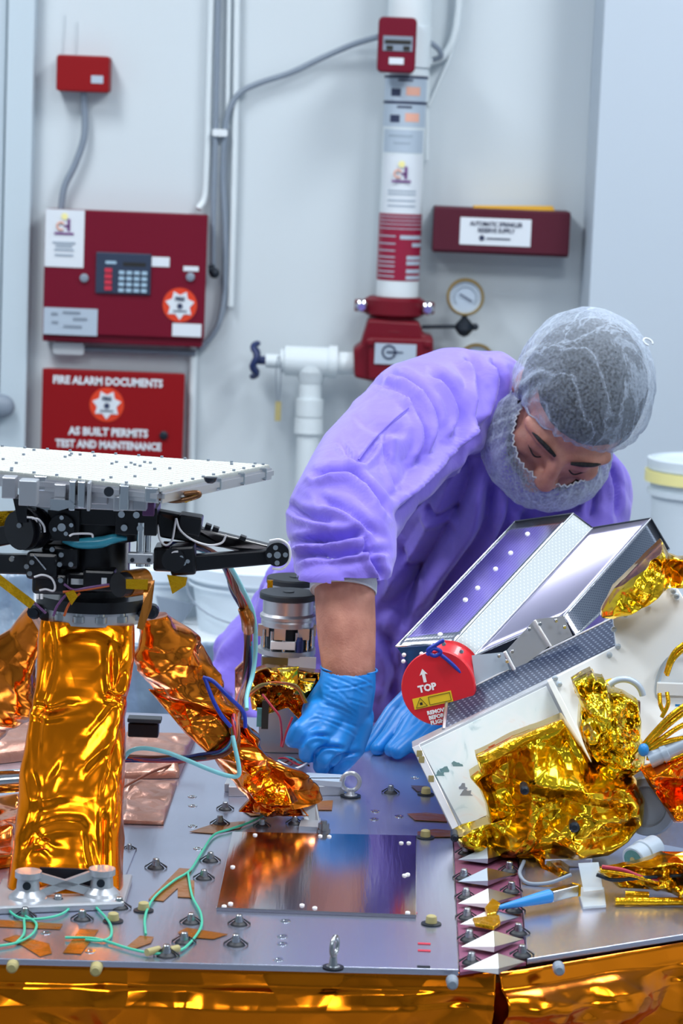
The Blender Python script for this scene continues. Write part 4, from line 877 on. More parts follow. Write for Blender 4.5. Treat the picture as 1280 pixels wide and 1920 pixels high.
# right hinge arms with end joint
foilarm = MB().prism([gy(286, 956, 2.70), gy(350, 968, 2.70), gy(372, 972, 2.70), (gy(376, 992, 2.70)), (gy(530, 1030, 2.74)), (gy(528, 1056, 2.74)), (gy(420, 1028, 2.72)), (gy(300, 1008, 2.70))], (0, .020, 0)).build('upper_arm', 'black', tr, bevel=.002)
B_(355, 986, 44, 36, .03, 'arm_clamp', 'black', 2.693, .002, tr, .12)
for x, y in ((390, 988), (404, 993), (455, 1010)): B_(x, y, 12, 8, .012, 'arm_lug', 'black', 2.715, .0005, tr, .3)
MB().prism([gy(360, 1042, 2.70), gy(525, 1030, 2.715), gy(527, 1057, 2.715), gy(362, 1072, 2.70)], (0, .015, 0)).build('lower_arm', 'black', tr, bevel=.0015)
B_(342, 1052, 48, 56, .03, 'joint_block', 'black', 2.685, .003, tr, -.1); MB().cyl(gy(325, 1050, 2.68), gy(325, 1050, 2.71), .012, n=20).build('joint_drum', 'black', tr)
B_(310, 1050, 46, 46, .04, 'joint_block', 'black', 2.70, .003)
c = gy(520, 1040, 2.70); MB().cyl(c + V(0, .03, 0), c, .0125, n=30).build('end_joint', 'black', tr, bevel=.001)
for dx, dy in ((0, 0), (-15, 1), (15, -1), (0, 15), (-4, -14)): q = c + V(dx, 0, -dy) * KP(2.7); MB().cyl(q, q - V(0, .003, 0), .0036 if dx == 0 and dy == 0 else .0026, n=14).build('cap_screw', 'chrome', tr)
MB().tube([gy(505, 1014, 2.70), gy(525, 1012, 2.70), gy(541, 1024, 2.70), gy(543, 1048, 2.70), gy(530, 1066, 2.70), gy(510, 1066, 2.70)], .0013, n=8).build('white_wire', 'wirew', tr)
for pts in ([(288, 976), (295, 985), (299, 1010), (310, 1022), (322, 1014), (327, 990), (330, 972)], [(330, 972), (338, 994), (360, 1012), (390, 1022), (415, 1018), (424, 1003)], [(318, 1055), (316, 1045), (323, 1036), (334, 1034)]):
    MB().tube([gy(x, y, 2.682) for x, y in pts], .0011, n=8).build('white_wire', 'wirew', tr)
for q in ((340, 1045), (345, 1056), (352, 1052), (336, 1060)): q = gy(*q, 2.683); MB().cyl(q, q - V(0, .002, 0), .0022, n=10).build('cap_screw', 'chrome', tr)

# flat array panel on top
ZT = 1.30
A0, B0_ = ZP(300, 916, ZT), ZP(505, 873, ZT); L0 = ZP(0, 884, ZT); K0 = ZP(0, 838, ZT)
ul = nrm(L0 - A0); LL = A0 + ul * .46; ub = nrm(K0 - B0_); KK = B0_ + ub * .47
ar = thing('antenna_array', (A0 + KK) / 2 - V(0, 0, .02), 'flat cream tiled square array panel lying on top of the black hinge mechanism', 'antenna panel')
pan = [A0, B0_, KK, LL]
MB().prism([p - V(0, 0, .0035) for p in pan], (0, 0, .0035)).build('tile_base', 'gap', ar)
e1 = B0_ - A0; n1 = int(np.linalg.norm(e1) / .0078); e2 = LL - A0; n2 = int(np.linalg.norm(e2) / .0078); tiles = MB()
for i in range(n1):
    for j in range(n2):
        t0, t1, s0, s1_ = (i + .06) / n1, (i + .94) / n1, (j + .06) / n2, (j + .94) / n2
        f_ = lambda t, s: (A0 * (1 - t) + B0_ * t) * (1 - s) + (LL * (1 - t) + KK * t) * s
        q = [f_(t0, s0), f_(t1, s0), f_(t1, s1_), f_(t0, s1_)]; o_ = len(tiles.v); up = V(0, 0, .0010)
        tiles.add(q + [p + up for p in q], [(4, 5, 6, 7), (0, 1, 5, 4), (1, 2, 6, 5), (2, 3, 7, 6), (3, 0, 4, 7)])
tiles.build('tiles', 'panelwhite', ar)
def rail(p, q, nm='edge_frame', inn=0):
    d_ = nrm(q - p); o_ = nrm(np.cross(d_, V(0, 0, 1)))
    fo = MB().bar(p - V(0, 0, .0075), q - V(0, 0, .0075), .005, .011).bar(p + o_ * .002 - V(0, 0, .0045), q + o_ * .002 - V(0, 0, .0045), .004, .0018).bar(p + o_ * .002 - V(0, 0, .0125), q + o_ * .002 - V(0, 0, .0125), .004, .0018)
    return fo.build(nm, 'aluback', ar)
rail(LL, A0); rail(A0, B0_); rail(B0_, KK); rail(KK, LL)
for t in (.02, .30, .58, .985): c = A0 + (LL - A0) * t; MB().box(c - V(0, .001, .007), (.013, .009, .015)).build('frame_joint', 'chrome', ar, bevel=.001)
for t in (.5, .93, .72): c = A0 + (B0_ - A0) * t; MB().box(c - V(-.001, 0, .007), (.008, .011, .013)).build('frame_joint', 'chrome', ar, bevel=.001)
def screw(p): MB().cyl(p, p + V(0, 0, .0020), .0017, n=10, smooth=False).build('screw', 'greycond', ar)
for t in np.linspace(.03, .97, 17): screw(A0 + (LL - A0) * t + nrm(B0_ - A0) * .004 + V(0, 0, .001))
for t in np.linspace(.03, .97, 11): screw(A0 + (B0_ - A0) * t + nrm(LL - A0) * .004 + V(0, 0, .001))
for t in np.linspace(.03, .97, 18): screw(B0_ + (KK - B0_) * t - nrm(B0_ - A0) * .004 + V(0, 0, .001))
rs = np.random.RandomState(4)
for k_ in range(42):
    t, s = rs.uniform(.08, .92), rs.uniform(.06, .94); p = (A0 * (1 - t) + B0_ * t) * (1 - s) + (LL * (1 - t) + KK * t) * s; screw(p + V(0, 0, .001))
# underside hardware
def AB(px, py, w, h, d, nm, m, Y): B_(px, py, w, h, d, nm, m, Y, .001, ar)
AB(160, 938, 190, 34, .11, 'support_frame', 'aluback', 2.66)
for x, y, w, h, Y, m in ((52, 925, 34, 48, 2.60, 'milled'), (16, 915, 26, 40, 2.62, 'aluback'), (112, 930, 22, 44, 2.64, 'aluback'), (135, 930, 12, 56, 2.63, 'chrome'), (152, 928, 14, 50, 2.63, 'chrome'), (166, 932, 6, 54, 2.62, 'milled'), (185, 928, 34, 36, 2.65, 'aluback'), (232, 934, 18, 48, 2.61, 'chrome'), (222, 945, 20, 28, 2.62, 'foam'), (262, 942, 26, 32, 2.63, 'milled'), (75, 946, 60, 44, 2.67, 'steel')):
    AB(x, y, w, h, .02, 'bracket', m if m != 'foam' else 'milled', Y)
MB().prism([W(94, 936, 2.625), W(128, 938, 2.625), W(142, 948, 2.625), W(110, 958, 2.625), W(94, 956, 2.625)], (0, .012, 0)).build('machined_fitting', 'chrome', ar)
MB().prism([W(24, 934, 2.65), W(50, 938, 2.65), W(50, 980, 2.65), W(34, 980, 2.65)], (0, .03, 0)).build('side_gusset', 'black', ar)
MB().cyl(W(204, 922, 2.60), W(204, 922, 2.61), .005, n=20).build('knob', 'dark', ar)
MB().lathe(W(394, 906, 2.62), (0, 0, 1), [(0, .003), (.002, .0055), (.006, .007)], n=16).build('foot_stud', 'dark', ar)
MB().tube([W(x, y, 2.64) for x, y in ((285, 930), (320, 938), (345, 937), (372, 929), (368, 924), (345, 926))], .0028, n=8).build('ribbon_loop', 'tapedark', ar)
MB().prism([W(342, 938, 2.638), W(374, 924, 2.638), W(368, 934, 2.638), W(348, 943, 2.638)], (0, .003, 0)).build('tape_wrap', 'goldsolid', ar)
B_(278, 955, 22, 26, .02, 'violet_tab', 'wire3', 2.655, .001, ar)

# ================================================================ WIRING
def wires(name, label, sets, cat='cable', rsep=.004):
    o = thing(name, W(*sets[0][0][0]), label, cat)
    for pts, r, m in sets: MB().tube([W(*p) for p in pts], r, n=8, sub=6).build('wire' if m not in ('cyan', 'tape') else ('cyan_sleeve' if m == 'cyan' else 'tape_wrap'), m, o)
    return o
trunk = [(310, 1022, 2.71), (370, 1026, 2.73), (418, 1055, 2.78), (440, 1105, 2.82), (460, 1150, 2.86), (466, 1210, 2.90), (462, 1270, 2.90), (450, 1310, 2.87), (440, 1345, 2.80), (441, 1385, 2.78), (420, 1412, 2.78), (370, 1420, 2.80), (300, 1424, 2.80), (228, 1422, 2.80)]
rs = np.random.RandomState(3); S_ = []
for k_, m_ in enumerate(('wire1', 'wire2', 'wire4', 'wire5', 'wire6', 'wire3', 'wire2', 'wire1', 'cyandeep', 'wire4', 'wire5', 'black2', 'wire1', 'wire3')):
    ph = rs.uniform(0, 6.28); R0 = rs.uniform(3, 8)
    S_.append(([(x + R0 * cos(ph + i * 1.1), y + R0 * .8 * sin(ph + i * 1.1), Y + .003 * sin(ph * 2 + i * 1.1)) for i, (x, y, Y) in enumerate(trunk)], .0017, m_))
S_.append(([(430, 1060, 2.78), (452, 1100, 2.81), (474, 1150, 2.85), (479, 1210, 2.88), (474, 1262, 2.88), (463, 1302, 2.86), (462, 1330, 2.84)], .0026, 'cyan'))
S_.append(([(458, 1140, 2.845), (464, 1160, 2.85), (466, 1180, 2.87)], .0075, 'tape'))
wires('cable_harness', 'thick bundle of brown, blue and orange wires curving from the hinge down to the deck', S_, 'cable bundle')
tag(MB().tube([W(*p) for p in ((232, 1422, 2.76), (245, 1408, 2.75), (270, 1403, 2.75), (310, 1410, 2.75), (350, 1425, 2.75), (390, 1442, 2.75), (425, 1454, 2.75), (445, 1455, 2.75), (448, 1440, 2.75), (440, 1400, 2.755), (436, 1380, 2.76))], .0024, n=10).build('cyan_cable', 'cyan'), 'pale cyan sleeved cable looping low between the front and right foil legs', 'cable')
tag(MB().tube([W(*p) for p in ((380, 1270, 2.75), (400, 1278, 2.75), (430, 1308, 2.75), (456, 1335, 2.76), (460, 1365, 2.76))], .0022, n=8).tube([W(*p) for p in ((384, 1272, 2.75), (398, 1310, 2.745), (414, 1340, 2.745), (432, 1362, 2.75))], .0022, n=8).build('cord', 'bluewire'), 'bright blue cord tied round the slanting foil leg at right', 'cord')
gw = [[(498, 1527), (465, 1543), (430, 1555), (400, 1566), (378, 1598), (356, 1632), (325, 1652), (288, 1684), (272, 1718), (273, 1752)], [(352, 1636), (360, 1680), (376, 1712), (376, 1740), (352, 1772), (330, 1784), (290, 1788), (240, 1778), (180, 1760), (122, 1758)],
      [(24, 1670), (12, 1698), (40, 1722), (95, 1720), (128, 1705), (138, 1672)], [(146, 1672), (172, 1694), (204, 1728), (208, 1754), (190, 1764), (160, 1762)], [(-20, 1776), (30, 1768), (60, 1752), (68, 1732), (48, 1718)], [(45, 1722), (45, 1750), (30, 1768)]]
for i, g in enumerate(gw):
    g_lab = ['thin green wire running from the slanting leg down to the tape by the yellow-capped stud', 'thin green wire loop curving past the bolts at the front of the deck', 'thin green wire curled in front of the silver foot of the front leg', 'thin green wire dropping from the foil leg beside the yellow-capped stud', 'thin green wire at the bottom left corner of the deck', 'short green wire crossing the tapes at the lower left'][i]
    tag(MB().tube([D(x, y, .0028) for x, y in g], .0013, n=8, sub=5).build('green_wire', 'green'), g_lab, 'wire')
for x, y, x2, y2 in ((275, 1786, 298, 1780), (318, 1782, 334, 1778)): MB().cyl(D(x, y, .005), D(x2, y2, .005), .0035, n=12).build('cream_ferrule', 'foam', dk)

# ================================================================ copper blankets and small boxes left rear of deck
def pad(pts, h, label, m='copper', name='copper_blanket', cat='blanket', seed=0):
    P = [D(x, y) for x, y in pts]; c = sum(P) / len(P); n = 100; L_ = np.concatenate([[0], np.cumsum([np.linalg.norm(P[(i + 1) % len(P)] - P[i]) for i in range(len(P))])]); P2 = np.array(P + [P[0]]); u = np.linspace(0, L_[-1], n, endpoint=False)
    E_ = np.stack([np.interp(u, L_, P2[:, j]) for j in range(3)], 1); r = np.linspace(.02, 1, 34)[:, None, None]; G = c + (E_[None] - c) * r
    d_ = h * (1 - np.abs(r[..., 0]) ** 14) * .35 + h * .65 + .5 * crease(G[..., 0], G[..., 1], seed, 60, .18, .012, .06) * np.clip((1 - r[..., 0]) * 5, .1, 1)
    G[..., 2] = ZD + np.maximum(d_, .001); Bt = G[-1].copy(); Bt[:, 2] = ZD + .0005; G = np.concatenate([G, Bt[None]], 0)
    mb = MB().grid(G, True, True); mb.add(G[0], [tuple(range(n))]); mb.add(Bt, [tuple(range(n))]); return tag(mb.build(name, m), label, cat)
pad([(226, 1545), (306, 1548), (332, 1470), (232, 1466)], .006, 'copper coloured film sheet lying on the deck just right of the front foil leg', seed=2)
pad([(228, 1462), (335, 1460), (366, 1388), (236, 1384)], .012, 'copper coloured film pad behind the cyan cable, right of the front foil leg', seed=4)
pad([(-60, 1440), (66, 1425), (74, 1362), (-60, 1360)], .02, 'copper coloured film pad on the deck between the left and front foil legs', seed=6)
pad([(-60, 1640), (28, 1625), (40, 1508), (-60, 1520)], .016, 'crumpled dark copper foil at the lower left behind the front foil leg', 'kaptonred', 'foil_blanket', seed=8)
c = W(-30, 1466, 2.92); tag(MB().cyl(W(-60, 1470, 2.84), W(52, 1462, 2.84), .0125, n=28).build('silver_canister', 'chrome'), 'silver cylinder lying behind the front foil leg at the left edge', 'cylinder')
o = thing('black_connector', D(268, 1400), 'small black box connector on the copper pad behind the front leg', 'connector')
B_(268, 1370, 58, 28, .02, 'housing', 'black', 3.0, .002, o); B_(270, 1352, 64, 8, .02, 'lid', 'black2', 2.995, .001, o)
tag(MB().tube([D(228, 1478, .01), D(280, 1450, .014), D(330, 1432, .014), D(385, 1420, .02)], .0015, n=8).build('dark_wire', 'wire1'), 'thin dark wire crossing the copper pad behind the cyan cable', 'wire')
# ================================================================ TWIN LENS UNITS beside the gloved hand
def lens(cx, cyt, Y, rpx, label, base_py, full=True):
    t = W(cx, cyt, Y); r = rpx * KP(Y); zt = t[2]; z = lambda py: W(cx, py, Y)[2]; P_ = lambda zz_: V(t[0], t[1], zz_)
    o = thing('camera_lens', P_(ZD), label, 'lens', None)
    MB().lathe(P_(zt), (0, 0, -1), [(0, r * .985), (.002, r * 1.01), (.0075, r * 1.01), (.009, r * .9)], n=48).build('lens_cap', 'black2', o)
    MB().lathe(P_(zt + .0004), (0, 0, 1), [(0, r * .2), (.0006, r * .19)], n=20).build('cap_dimple', 'dark', o)
    h1 = z(1172) if full else z(1140)
    MB().lathe(P_(zt - .009), (0, 0, -1), [(0, r * .88), (.016, r * .88), (.019, r * .97), (.0225, r * .97), (.0235, r * .90), (.026, r * .92), (zt - .009 - h1, r * .92)], n=48).build('barrel', 'aluback', o)
    return o, P_, r, h1
o, P_, r, h1 = lens(541, 1110, 3.22, 54, 'silver cylindrical lens with dark cap standing beside the bare forearm', 0)
mb = MB()
for k_ in range(6):
    a0 = -2.9 + k_ * pi / 3; c = P_(h1 - .006) + V(cos(a0), sin(a0), 0) * r * .84; mb.box(c, (.014, .010, .014))
mb.build('castellation', 'aluback', o); MB().cyl(P_(h1 - .03), P_(h1), r * .72, n=32).build('inner_sleeve', 'dark', o)
for k_ in range(12):
    a0 = k_ * pi / 6 - .1; c = P_(h1 - .030) + V(cos(a0), sin(a0), 0) * r * .86; MB().cyl(c, c + V(0, 0, .026), .0023, n=8).build('standoff', 'chrome', o)
zb = h1 - .030
MB().cyl(P_(zb - .004), P_(zb + .002), r * 1.02, n=40).build('mount_ring', 'milled', o, bevel=.0008)
MB().box(P_(zb + .010) + V(-.004, -r * .85, 0), (.030, .006, .010)).build('connector_block', 'capwhite', o, bevel=.0008)
MB().lathe(P_(zb + .002) + V(.016, -r * .8, 0), (0, 0, 1), [(0, .005), (.014, .0045), (.018, .003)], n=14).build('violet_connector', 'wire4', o)
foot = P_(ZD); zq = zb - .004
MB().box(P_((zq + ZD) / 2 ) , (r * 1.7, r * 1.5, zq - ZD)).build('pedestal', 'steel', o, bevel=.002)
MB().box(P_(zq - .010) + V(.020, -r * .86, 0), (.034, .003, .022)).build('white_tag', 'capwhite', o)
MB().box(W(490, 1345, 3.10), (.011, .006, .022)).build('green_connector', 'teal', o); MB().box(W(497, 1340, 3.097), (.008, .004, .034)).build('dark_strip', 'capblack', o)
o2, P2_, r2, h2 = lens(553, 1082, 3.34, 53, 'second silver lens, its dark cap just showing behind the nearer lens', 0, False)
MB().cyl(P2_(ZD), P2_(h2), r2 * .8, n=32).build('pedestal', 'steel', o2); MB().box(W(506, 1097, 3.30), (.007, .003, .013)).build('tape_tab', 'goldsolid', o2)
fo = thing('lens_foil_wrap', D(530, 1440), 'crumpled amber and gold foil wrapped round the foot of the nearer silver lens', 'foil wrap')
foil_patch([(474, 1262), (500, 1250), (560, 1258), (600, 1262), (604, 1330), (578, 1385), (560, 1350), (540, 1330), (500, 1340), (472, 1330), (466, 1290)], 3.12, .012, 'foil_wrap', foil('mixed_gold_foil', (.85, .40, .04), .15, 40, .9, 100, .5, .35, 30), fo, 71, amp=.4, nc=70, ctr=(530, 1295))
foil_patch([(520, 1252), (560, 1250), (562, 1275), (552, 1290), (525, 1282)], 3.10, .004, 'foil_tab', 'gold', fo, 72, amp=.2, nc=20, back=.004)
foil_patch([(560, 1272), (592, 1272), (585, 1290), (572, 1300), (558, 1288)], 3.098, .004, 'foil_tab', 'gold', fo, 73, amp=.2, nc=20, back=.004)
foil_patch([(440, 1255), (456, 1240), (468, 1262), (462, 1330), (448, 1362), (440, 1320)], 3.0, .008, 'foil_strip', 'copper', fo, 74, amp=.2, nc=20, back=.005)
tag(MB().tube([W(*p) for p in ((492, 1302, 3.06), (510, 1325, 3.05), (524, 1345, 3.05), (528, 1380, 3.07), (527, 1400, 3.07))], .0014, n=8).tube([W(*p) for p in ((548, 1345, 3.05), (536, 1375, 3.05), (529, 1400, 3.06))], .0014, n=8).build('crimson_wires', 'wire5'), 'thin crimson wires forming a V beside the gloved fist', 'wire')
rs = np.random.RandomState(9); S_ = []
for k_, m_ in enumerate(('wire6', 'wire2', 'wire1', 'wire6', 'goldsolid')):
    d_ = rs.uniform(-5, 5, 2); S_.append(([(455 + d_[0], 1320 + d_[1], 3.0), (485, 1290 + d_[0], 3.05), (520 + d_[1], 1283 + d_[1], 3.06), (555, 1290 + d_[0], 3.05), (575 + d_[1], 1318, 3.05)], .0013, m_))
wires('thin_harness', 'thin olive and orange wires arching in front of the foil wrapped lens foot', S_)
S_ = []
for k_, m_ in enumerate(('wire5', 'wirew', 'wire1', 'cyandeep', 'wire5', 'wirew')):
    d_ = rs.uniform(-6, 6, 3); q_ = [D(518 + d_[0] + 14 * i, 1428 + d_[1] + 7 * sin(i * 1.3 + k_), .012 + .002 * k_) for i in range(5)]; S_.append(q_)
o = thing('loose_wires', D(540, 1440), 'tangle of short red and white wires under the gloved fingertips', 'wires'); [MB().tube(q, .0012, n=8).build('wire', m_, o) for q, m_ in zip(S_, ('wire5', 'wirew', 'wire1', 'cyandeep', 'wire5', 'wirew'))]
o = thing('small_bracket', D(470, 1440), 'small pale metal block on the deck between the foil leg and the rail', 'bracket'); MB().prism([D(420, 1485), D(500, 1488), D(520, 1440), D(440, 1440)], (0, 0, .010)).build('block', 'milled', o, bevel=.001)

# ================================================================ PERFORATED HOOD
Yl, Yu = 3.005, 3.375
lo = [W(742, 1212, Yl + .01), W(848, 1206, Yl - .02), W(888, 1230, Yl - .01), W(1056, 1155, Yl + .10), W(1080, 1192, Yl + .08)]
up = [W(965, 978, Yu + .01), W(1074, 963, Yu - .02), W(1110, 990, Yu - .01), W(1220, 972, Yu + .06), W(1254, 1030, Yu + .04)]
hd = thing('perforated_hood', D(960, 1420), 'folded bright perforated sheet metal hood rising in front of the violet gown', 'metal hood')
for i, m_ in enumerate(('perf', 'perfmatte', 'mirror', 'perf')):
    S1, T1 = np.meshgrid(np.linspace(0, 1, 13), np.linspace(0, 1, 13)); q0, q1, q2, q3 = lo[i], lo[i + 1], up[i + 1], up[i]
    Gh = (q0 * (1 - S1[..., None]) + q1 * S1[..., None]) * (1 - T1[..., None]) + (q3 * (1 - S1[..., None]) + q2 * S1[..., None]) * T1[..., None]
    eu = nrm(q1 - q0); ev = nrm((q3 - q0) - eu * ((q3 - q0) @ eu)); MB().grid(Gh, True, uv=np.stack([(Gh - q0) @ eu, (Gh - q0) @ ev], 2)).build('hood_panel', m_, hd, solid=.0012)
for i in range(5):
    MB().cyl(lo[i], up[i], .0011, n=8).build('edge_bead', 'milled' if i in (1, 2, 3) else 'chrome', hd)
for p in (lo, up): MB().tube(p, .0013, n=8, sub=1).build('end_bead', 'dark' if p is up else 'chrome', hd)
# rivets on the left panel
nA = nrm(np.cross(lo[1] - lo[0], up[0] - lo[0])); 
if nA[1] > 0: nA = -nA
for t, s in ((.07, .62), (.33, .48), (.42, .50), (.57, .50), (.70, .50), (.86, .48)):
    p = (lo[0] * (1 - t) + up[0] * t) * (1 - s) + (lo[1] * (1 - t) + up[1] * t) * s; MB().lathe(p, nA, [(0, .0032), (.0016, .0026), (.0024, .0012)], n=12).build('rivet', 'capwhite', hd)
MB().panel([W(744, 1214, Yl - .003), W(770, 1252, Yl - .01), W(820, 1240, Yl - .02), W(846, 1209, Yl - .025)], .001).build('end_tab', mat('blue_reflecting_tab', (.16, .34, .55), .3, metal=.6), hd)
for q in ((757, 1228), (756, 1240), (790, 1226)): p = W(*q, Yl - .018); MB().lathe(p, (0, -1, 0), [(0, .0026), (.002, .002), (.003, .001)], n=10).build('rivet', 'capwhite', hd)
for pts, m_ in (([(884, 1229), (943, 1223), (957, 1252), (892, 1290)], 'labelgrey'), ([(951, 1218), (1000, 1164), (1031, 1210), (968, 1258)], 'aluback'), ([(1004, 1161), (1056, 1155), (1073, 1192), (1031, 1214)], 'aluback'), ([(943, 1222), (951, 1218), (968, 1256), (957, 1262)], 'chrome')):
    MB().panel([W(x, y, 2.955 + (1230 - y) * .0001) for x, y in pts][::-1], .002).build('end_gusset', m_, hd)
MB().cyl(W(1002, 1163, 2.95), W(1032, 1212, 2.95), .0015, n=8).cyl(W(946, 1222, 2.95), W(964, 1256, 2.95), .002, n=8).build('end_bead', 'capwhite', hd)
for q in ((935, 1230), (950, 1240), (992, 1180), (1012, 1170), (1042, 1164), (1058, 1176), (960, 1222)): p = W(*q, 2.946); MB().lathe(p, (0, -1, 0), [(0, .0024), (.002, .0018)], n=10).build('rivet', 'chrome', hd)
MB().prism([D(880, 1400), D(1080, 1400), D(1080, 1370), D(880, 1370)], (0, 0, .19)).build('support', 'dark', hd)

# ================================================================ RED LENS COVER
YC = 2.94
rc = thing('lens_cover', W(820, 1360, YC), 'bright red round protective cover marked TOP, in front of the perforated hood', 'lens cover')
cc = W(822, 1289, YC); kc = KP(YC); nC = nrm(V(-.22, -1, .12)); BC = basis(V(1, -.22, 0), np.cross(nC, V(1, -.22, 0))); BC = np.stack([nrm(V(1, -.22, .0)), nrm(np.cross(nC, nrm(V(1, -.22, 0)))), nC], 1)
R_ = 71 * kc
MB().lathe(cc - nC * .004, nC, [(0, R_), (.007, R_), (.009, R_ * .97), (.009, 0)], n=56).build('face_disc', 'redcap', rc)
qa, qb = W(834, 1272, YC + .016), W(848, 1244, YC + .042)
MB().cyl(qa, qb, .033, .030, n=40).lathe(qb - nrm(qb - qa) * .004, nrm(qb - qa), [(0, .030), (.003, .0325), (.006, .030)], n=40).build('neck', 'redcap', rc)
for q in ((832, 1208), (865, 1222)): p = W(*q, YC - .004); MB().lathe(p, nC, [(0, .0026), (.003, .002)], n=10).build('rivet', 'chrome', rc)
fc = lambda dx, dy: cc + BC @ V(dx * kc, -dy * kc, .0055)
tl = radians(-17); TT = BC @ np.array([[cos(-tl), -sin(-tl), 0], [sin(-tl), cos(-tl), 0], [0, 0, 1]])
mb = MB(); mb.text('TOP', fc(-20, 2), 18 * kc, TT, bold=.0005)
ar_ = lambda x, y: fc(-28, -20) + TT @ V(x * kc, y * kc, 0)
mb.prism([ar_(-3, -12), ar_(3, -12), ar_(3, 4), ar_(8, 2), ar_(0, 14), ar_(-8, 2), ar_(-3, 4)], nC * .0004)
for i, tx_ in enumerate(('REMOVE', 'BEFORE', 'FLIGHT')): mb.text(tx_, fc(-17 + i * 4, 50 + i * 9), 10 * kc, TT, align='LEFT', bold=.0003)
mb.build('lettering', 'capwhite', rc)
yb = MB().box(fc(-8, 24) + nC * .0001, (76 * kc, 21 * kc, .0006), TT).build('warning_label', 'capyellow', rc)
yc = lambda x, y: fc(-8, 24) + TT @ V(x * kc, y * kc, .0006)
mb = MB()
tri = [yc(-34, -8), yc(-12, -8), yc(-23, 9)]
for i in range(3): mb.bar(tri[i], tri[(i + 1) % 3], .0008, .0004, nC)
mb.box(yc(-23, -2), (.003, .003, .0003), TT)
rr = [yc(-7, -7.5), yc(35, -7.5), yc(35, 7.5), yc(-7, 7.5)]
for i in range(4): mb.bar(rr[i], rr[(i + 1) % 4], .0008, .0004, nC)
mb.build('print', 'capblack', yb)
MB().tube([W(x, y, YC - .006) for x, y in ((823, 1225), (845, 1243), (870, 1268), (888, 1290))], .0022, n=8).build('tie_cord', 'bluewire', rc)
MB().tube([W(x, y, YC - .008) for x, y in ((800, 1228), (812, 1216), (826, 1222), (814, 1230), (802, 1220), (818, 1208), (832, 1200))], .0024, n=8).build('tie_knot', 'bluewire', rc)

# ================================================================ INSTRUMENT BOX
YI = 2.80
def I(px, py, dy=0.0): return W(px, py, YI + (1587 - py) * .00028 + dy)
bx = thing('instrument_box', D(900, 1600), 'tilted white radiator-faced instrument box at right, draped in gold foil', 'instrument')
def IP(pts, nm, m, th=.004, dy=0.0, bevel=0, par=None): return MB().prism([I(x, y, dy) for x, y in pts], (0, th, 0)).build(nm, m, par or bx, bevel=bevel)
IP([(772, 1402), (1030, 1277), (1140, 1500), (1100, 1560), (862, 1590)], 'radiator_frame', 'milled', .03, 0, .001)
IP([(789, 1401), (1024, 1287), (1080, 1400), (1080, 1540), (872, 1558)], 'radiator_panel', 'smudge', .003, -.0025)
IP([(772, 1402), (786, 1396), (880, 1590), (864, 1590)], 'side_flange', 'aluback', .006, -.005, .0006)
for x, y in ((786, 1413), (790, 1424), (808, 1460)): p = I(x, y, -.007); MB().box(p, (.006, .001, .007)).build('tape_dot', 'foam', bx)
for q, m_ in (((835, 1448), 'teal'), ((858, 1437), 'teal'), ((824, 1455), 'teal'), ((868, 1480), 'greycond'), ((874, 1492), 'greycond')):
    c = I(*q, -.0026); rs = np.random.RandomState(q[0]); n_ = 14; MB().prism([c + V(cos(a), 0, sin(a)) * .007 * rs.uniform(.5, 1.2) for a in np.linspace(0, 2 * pi, n_, endpoint=False)], (0, .0005, 0)).build('smudge', mat('smudge_paint', (.50, .66, .70) if m_ == 'teal' else (.66, .70, .78), .5), bx)
# top wall (perforated) and its ends
a0, a1, b1_, b0_ = I(832, 1368, .012), I(1152, 1210, .012), I(1147, 1160, .062), I(838, 1312, .062)
MB().panel([a0, a1, b1_, b0_], .0015).build('perforated_wall', 'perfdark', bx)
MB().cyl(b0_, b1_, .0018, n=8).cyl(a0, b0_, .0022, n=8).build('wall_edge', 'aluback', bx)
MB().prism([I(774, 1400, .002), I(832, 1368, .010), I(1152, 1212, .010), I(1156, 1222, .002), I(1030, 1280, .002)], (0, .012, 0)).build('top_flange', 'milled', bx, bevel=.001)
# white side plate
IP([(1028, 1276), (1155, 1212), (1149, 1160), (1262, 1090), (1330, 1200), (1330, 1420), (1110, 1445)], 'white_plate', 'whiteplate', .006, -.012, .001)
IP([(1026, 1278), (1036, 1274), (1116, 1436), (1106, 1442)], 'plate_edge', 'whiteplate', .008, -.018, .0006)
for q in ((1215, 1130), (1172, 1152), (1150, 1180), (1158, 1212), (1142, 1228), (1040, 1272), (1048, 1283), (1262, 1108), (1254, 1098), (1268, 1118)):
    c = I(*q, -.014); MB().lathe(c, (0, -1, 0), [(0, .0034), (.002, .003), (.003, .0016)], n=10).build('screw', 'labelgrey', bx)
# back body so the box has depth
MB().prism([I(800, 1410, .035), I(1030, 1300, .035), I(1300, 1180, .035), I(1330, 1480, .035), I(1100, 1540, .035), I(872, 1560, .035)], (0, .075, 0)).build('body', 'aluback', bx)
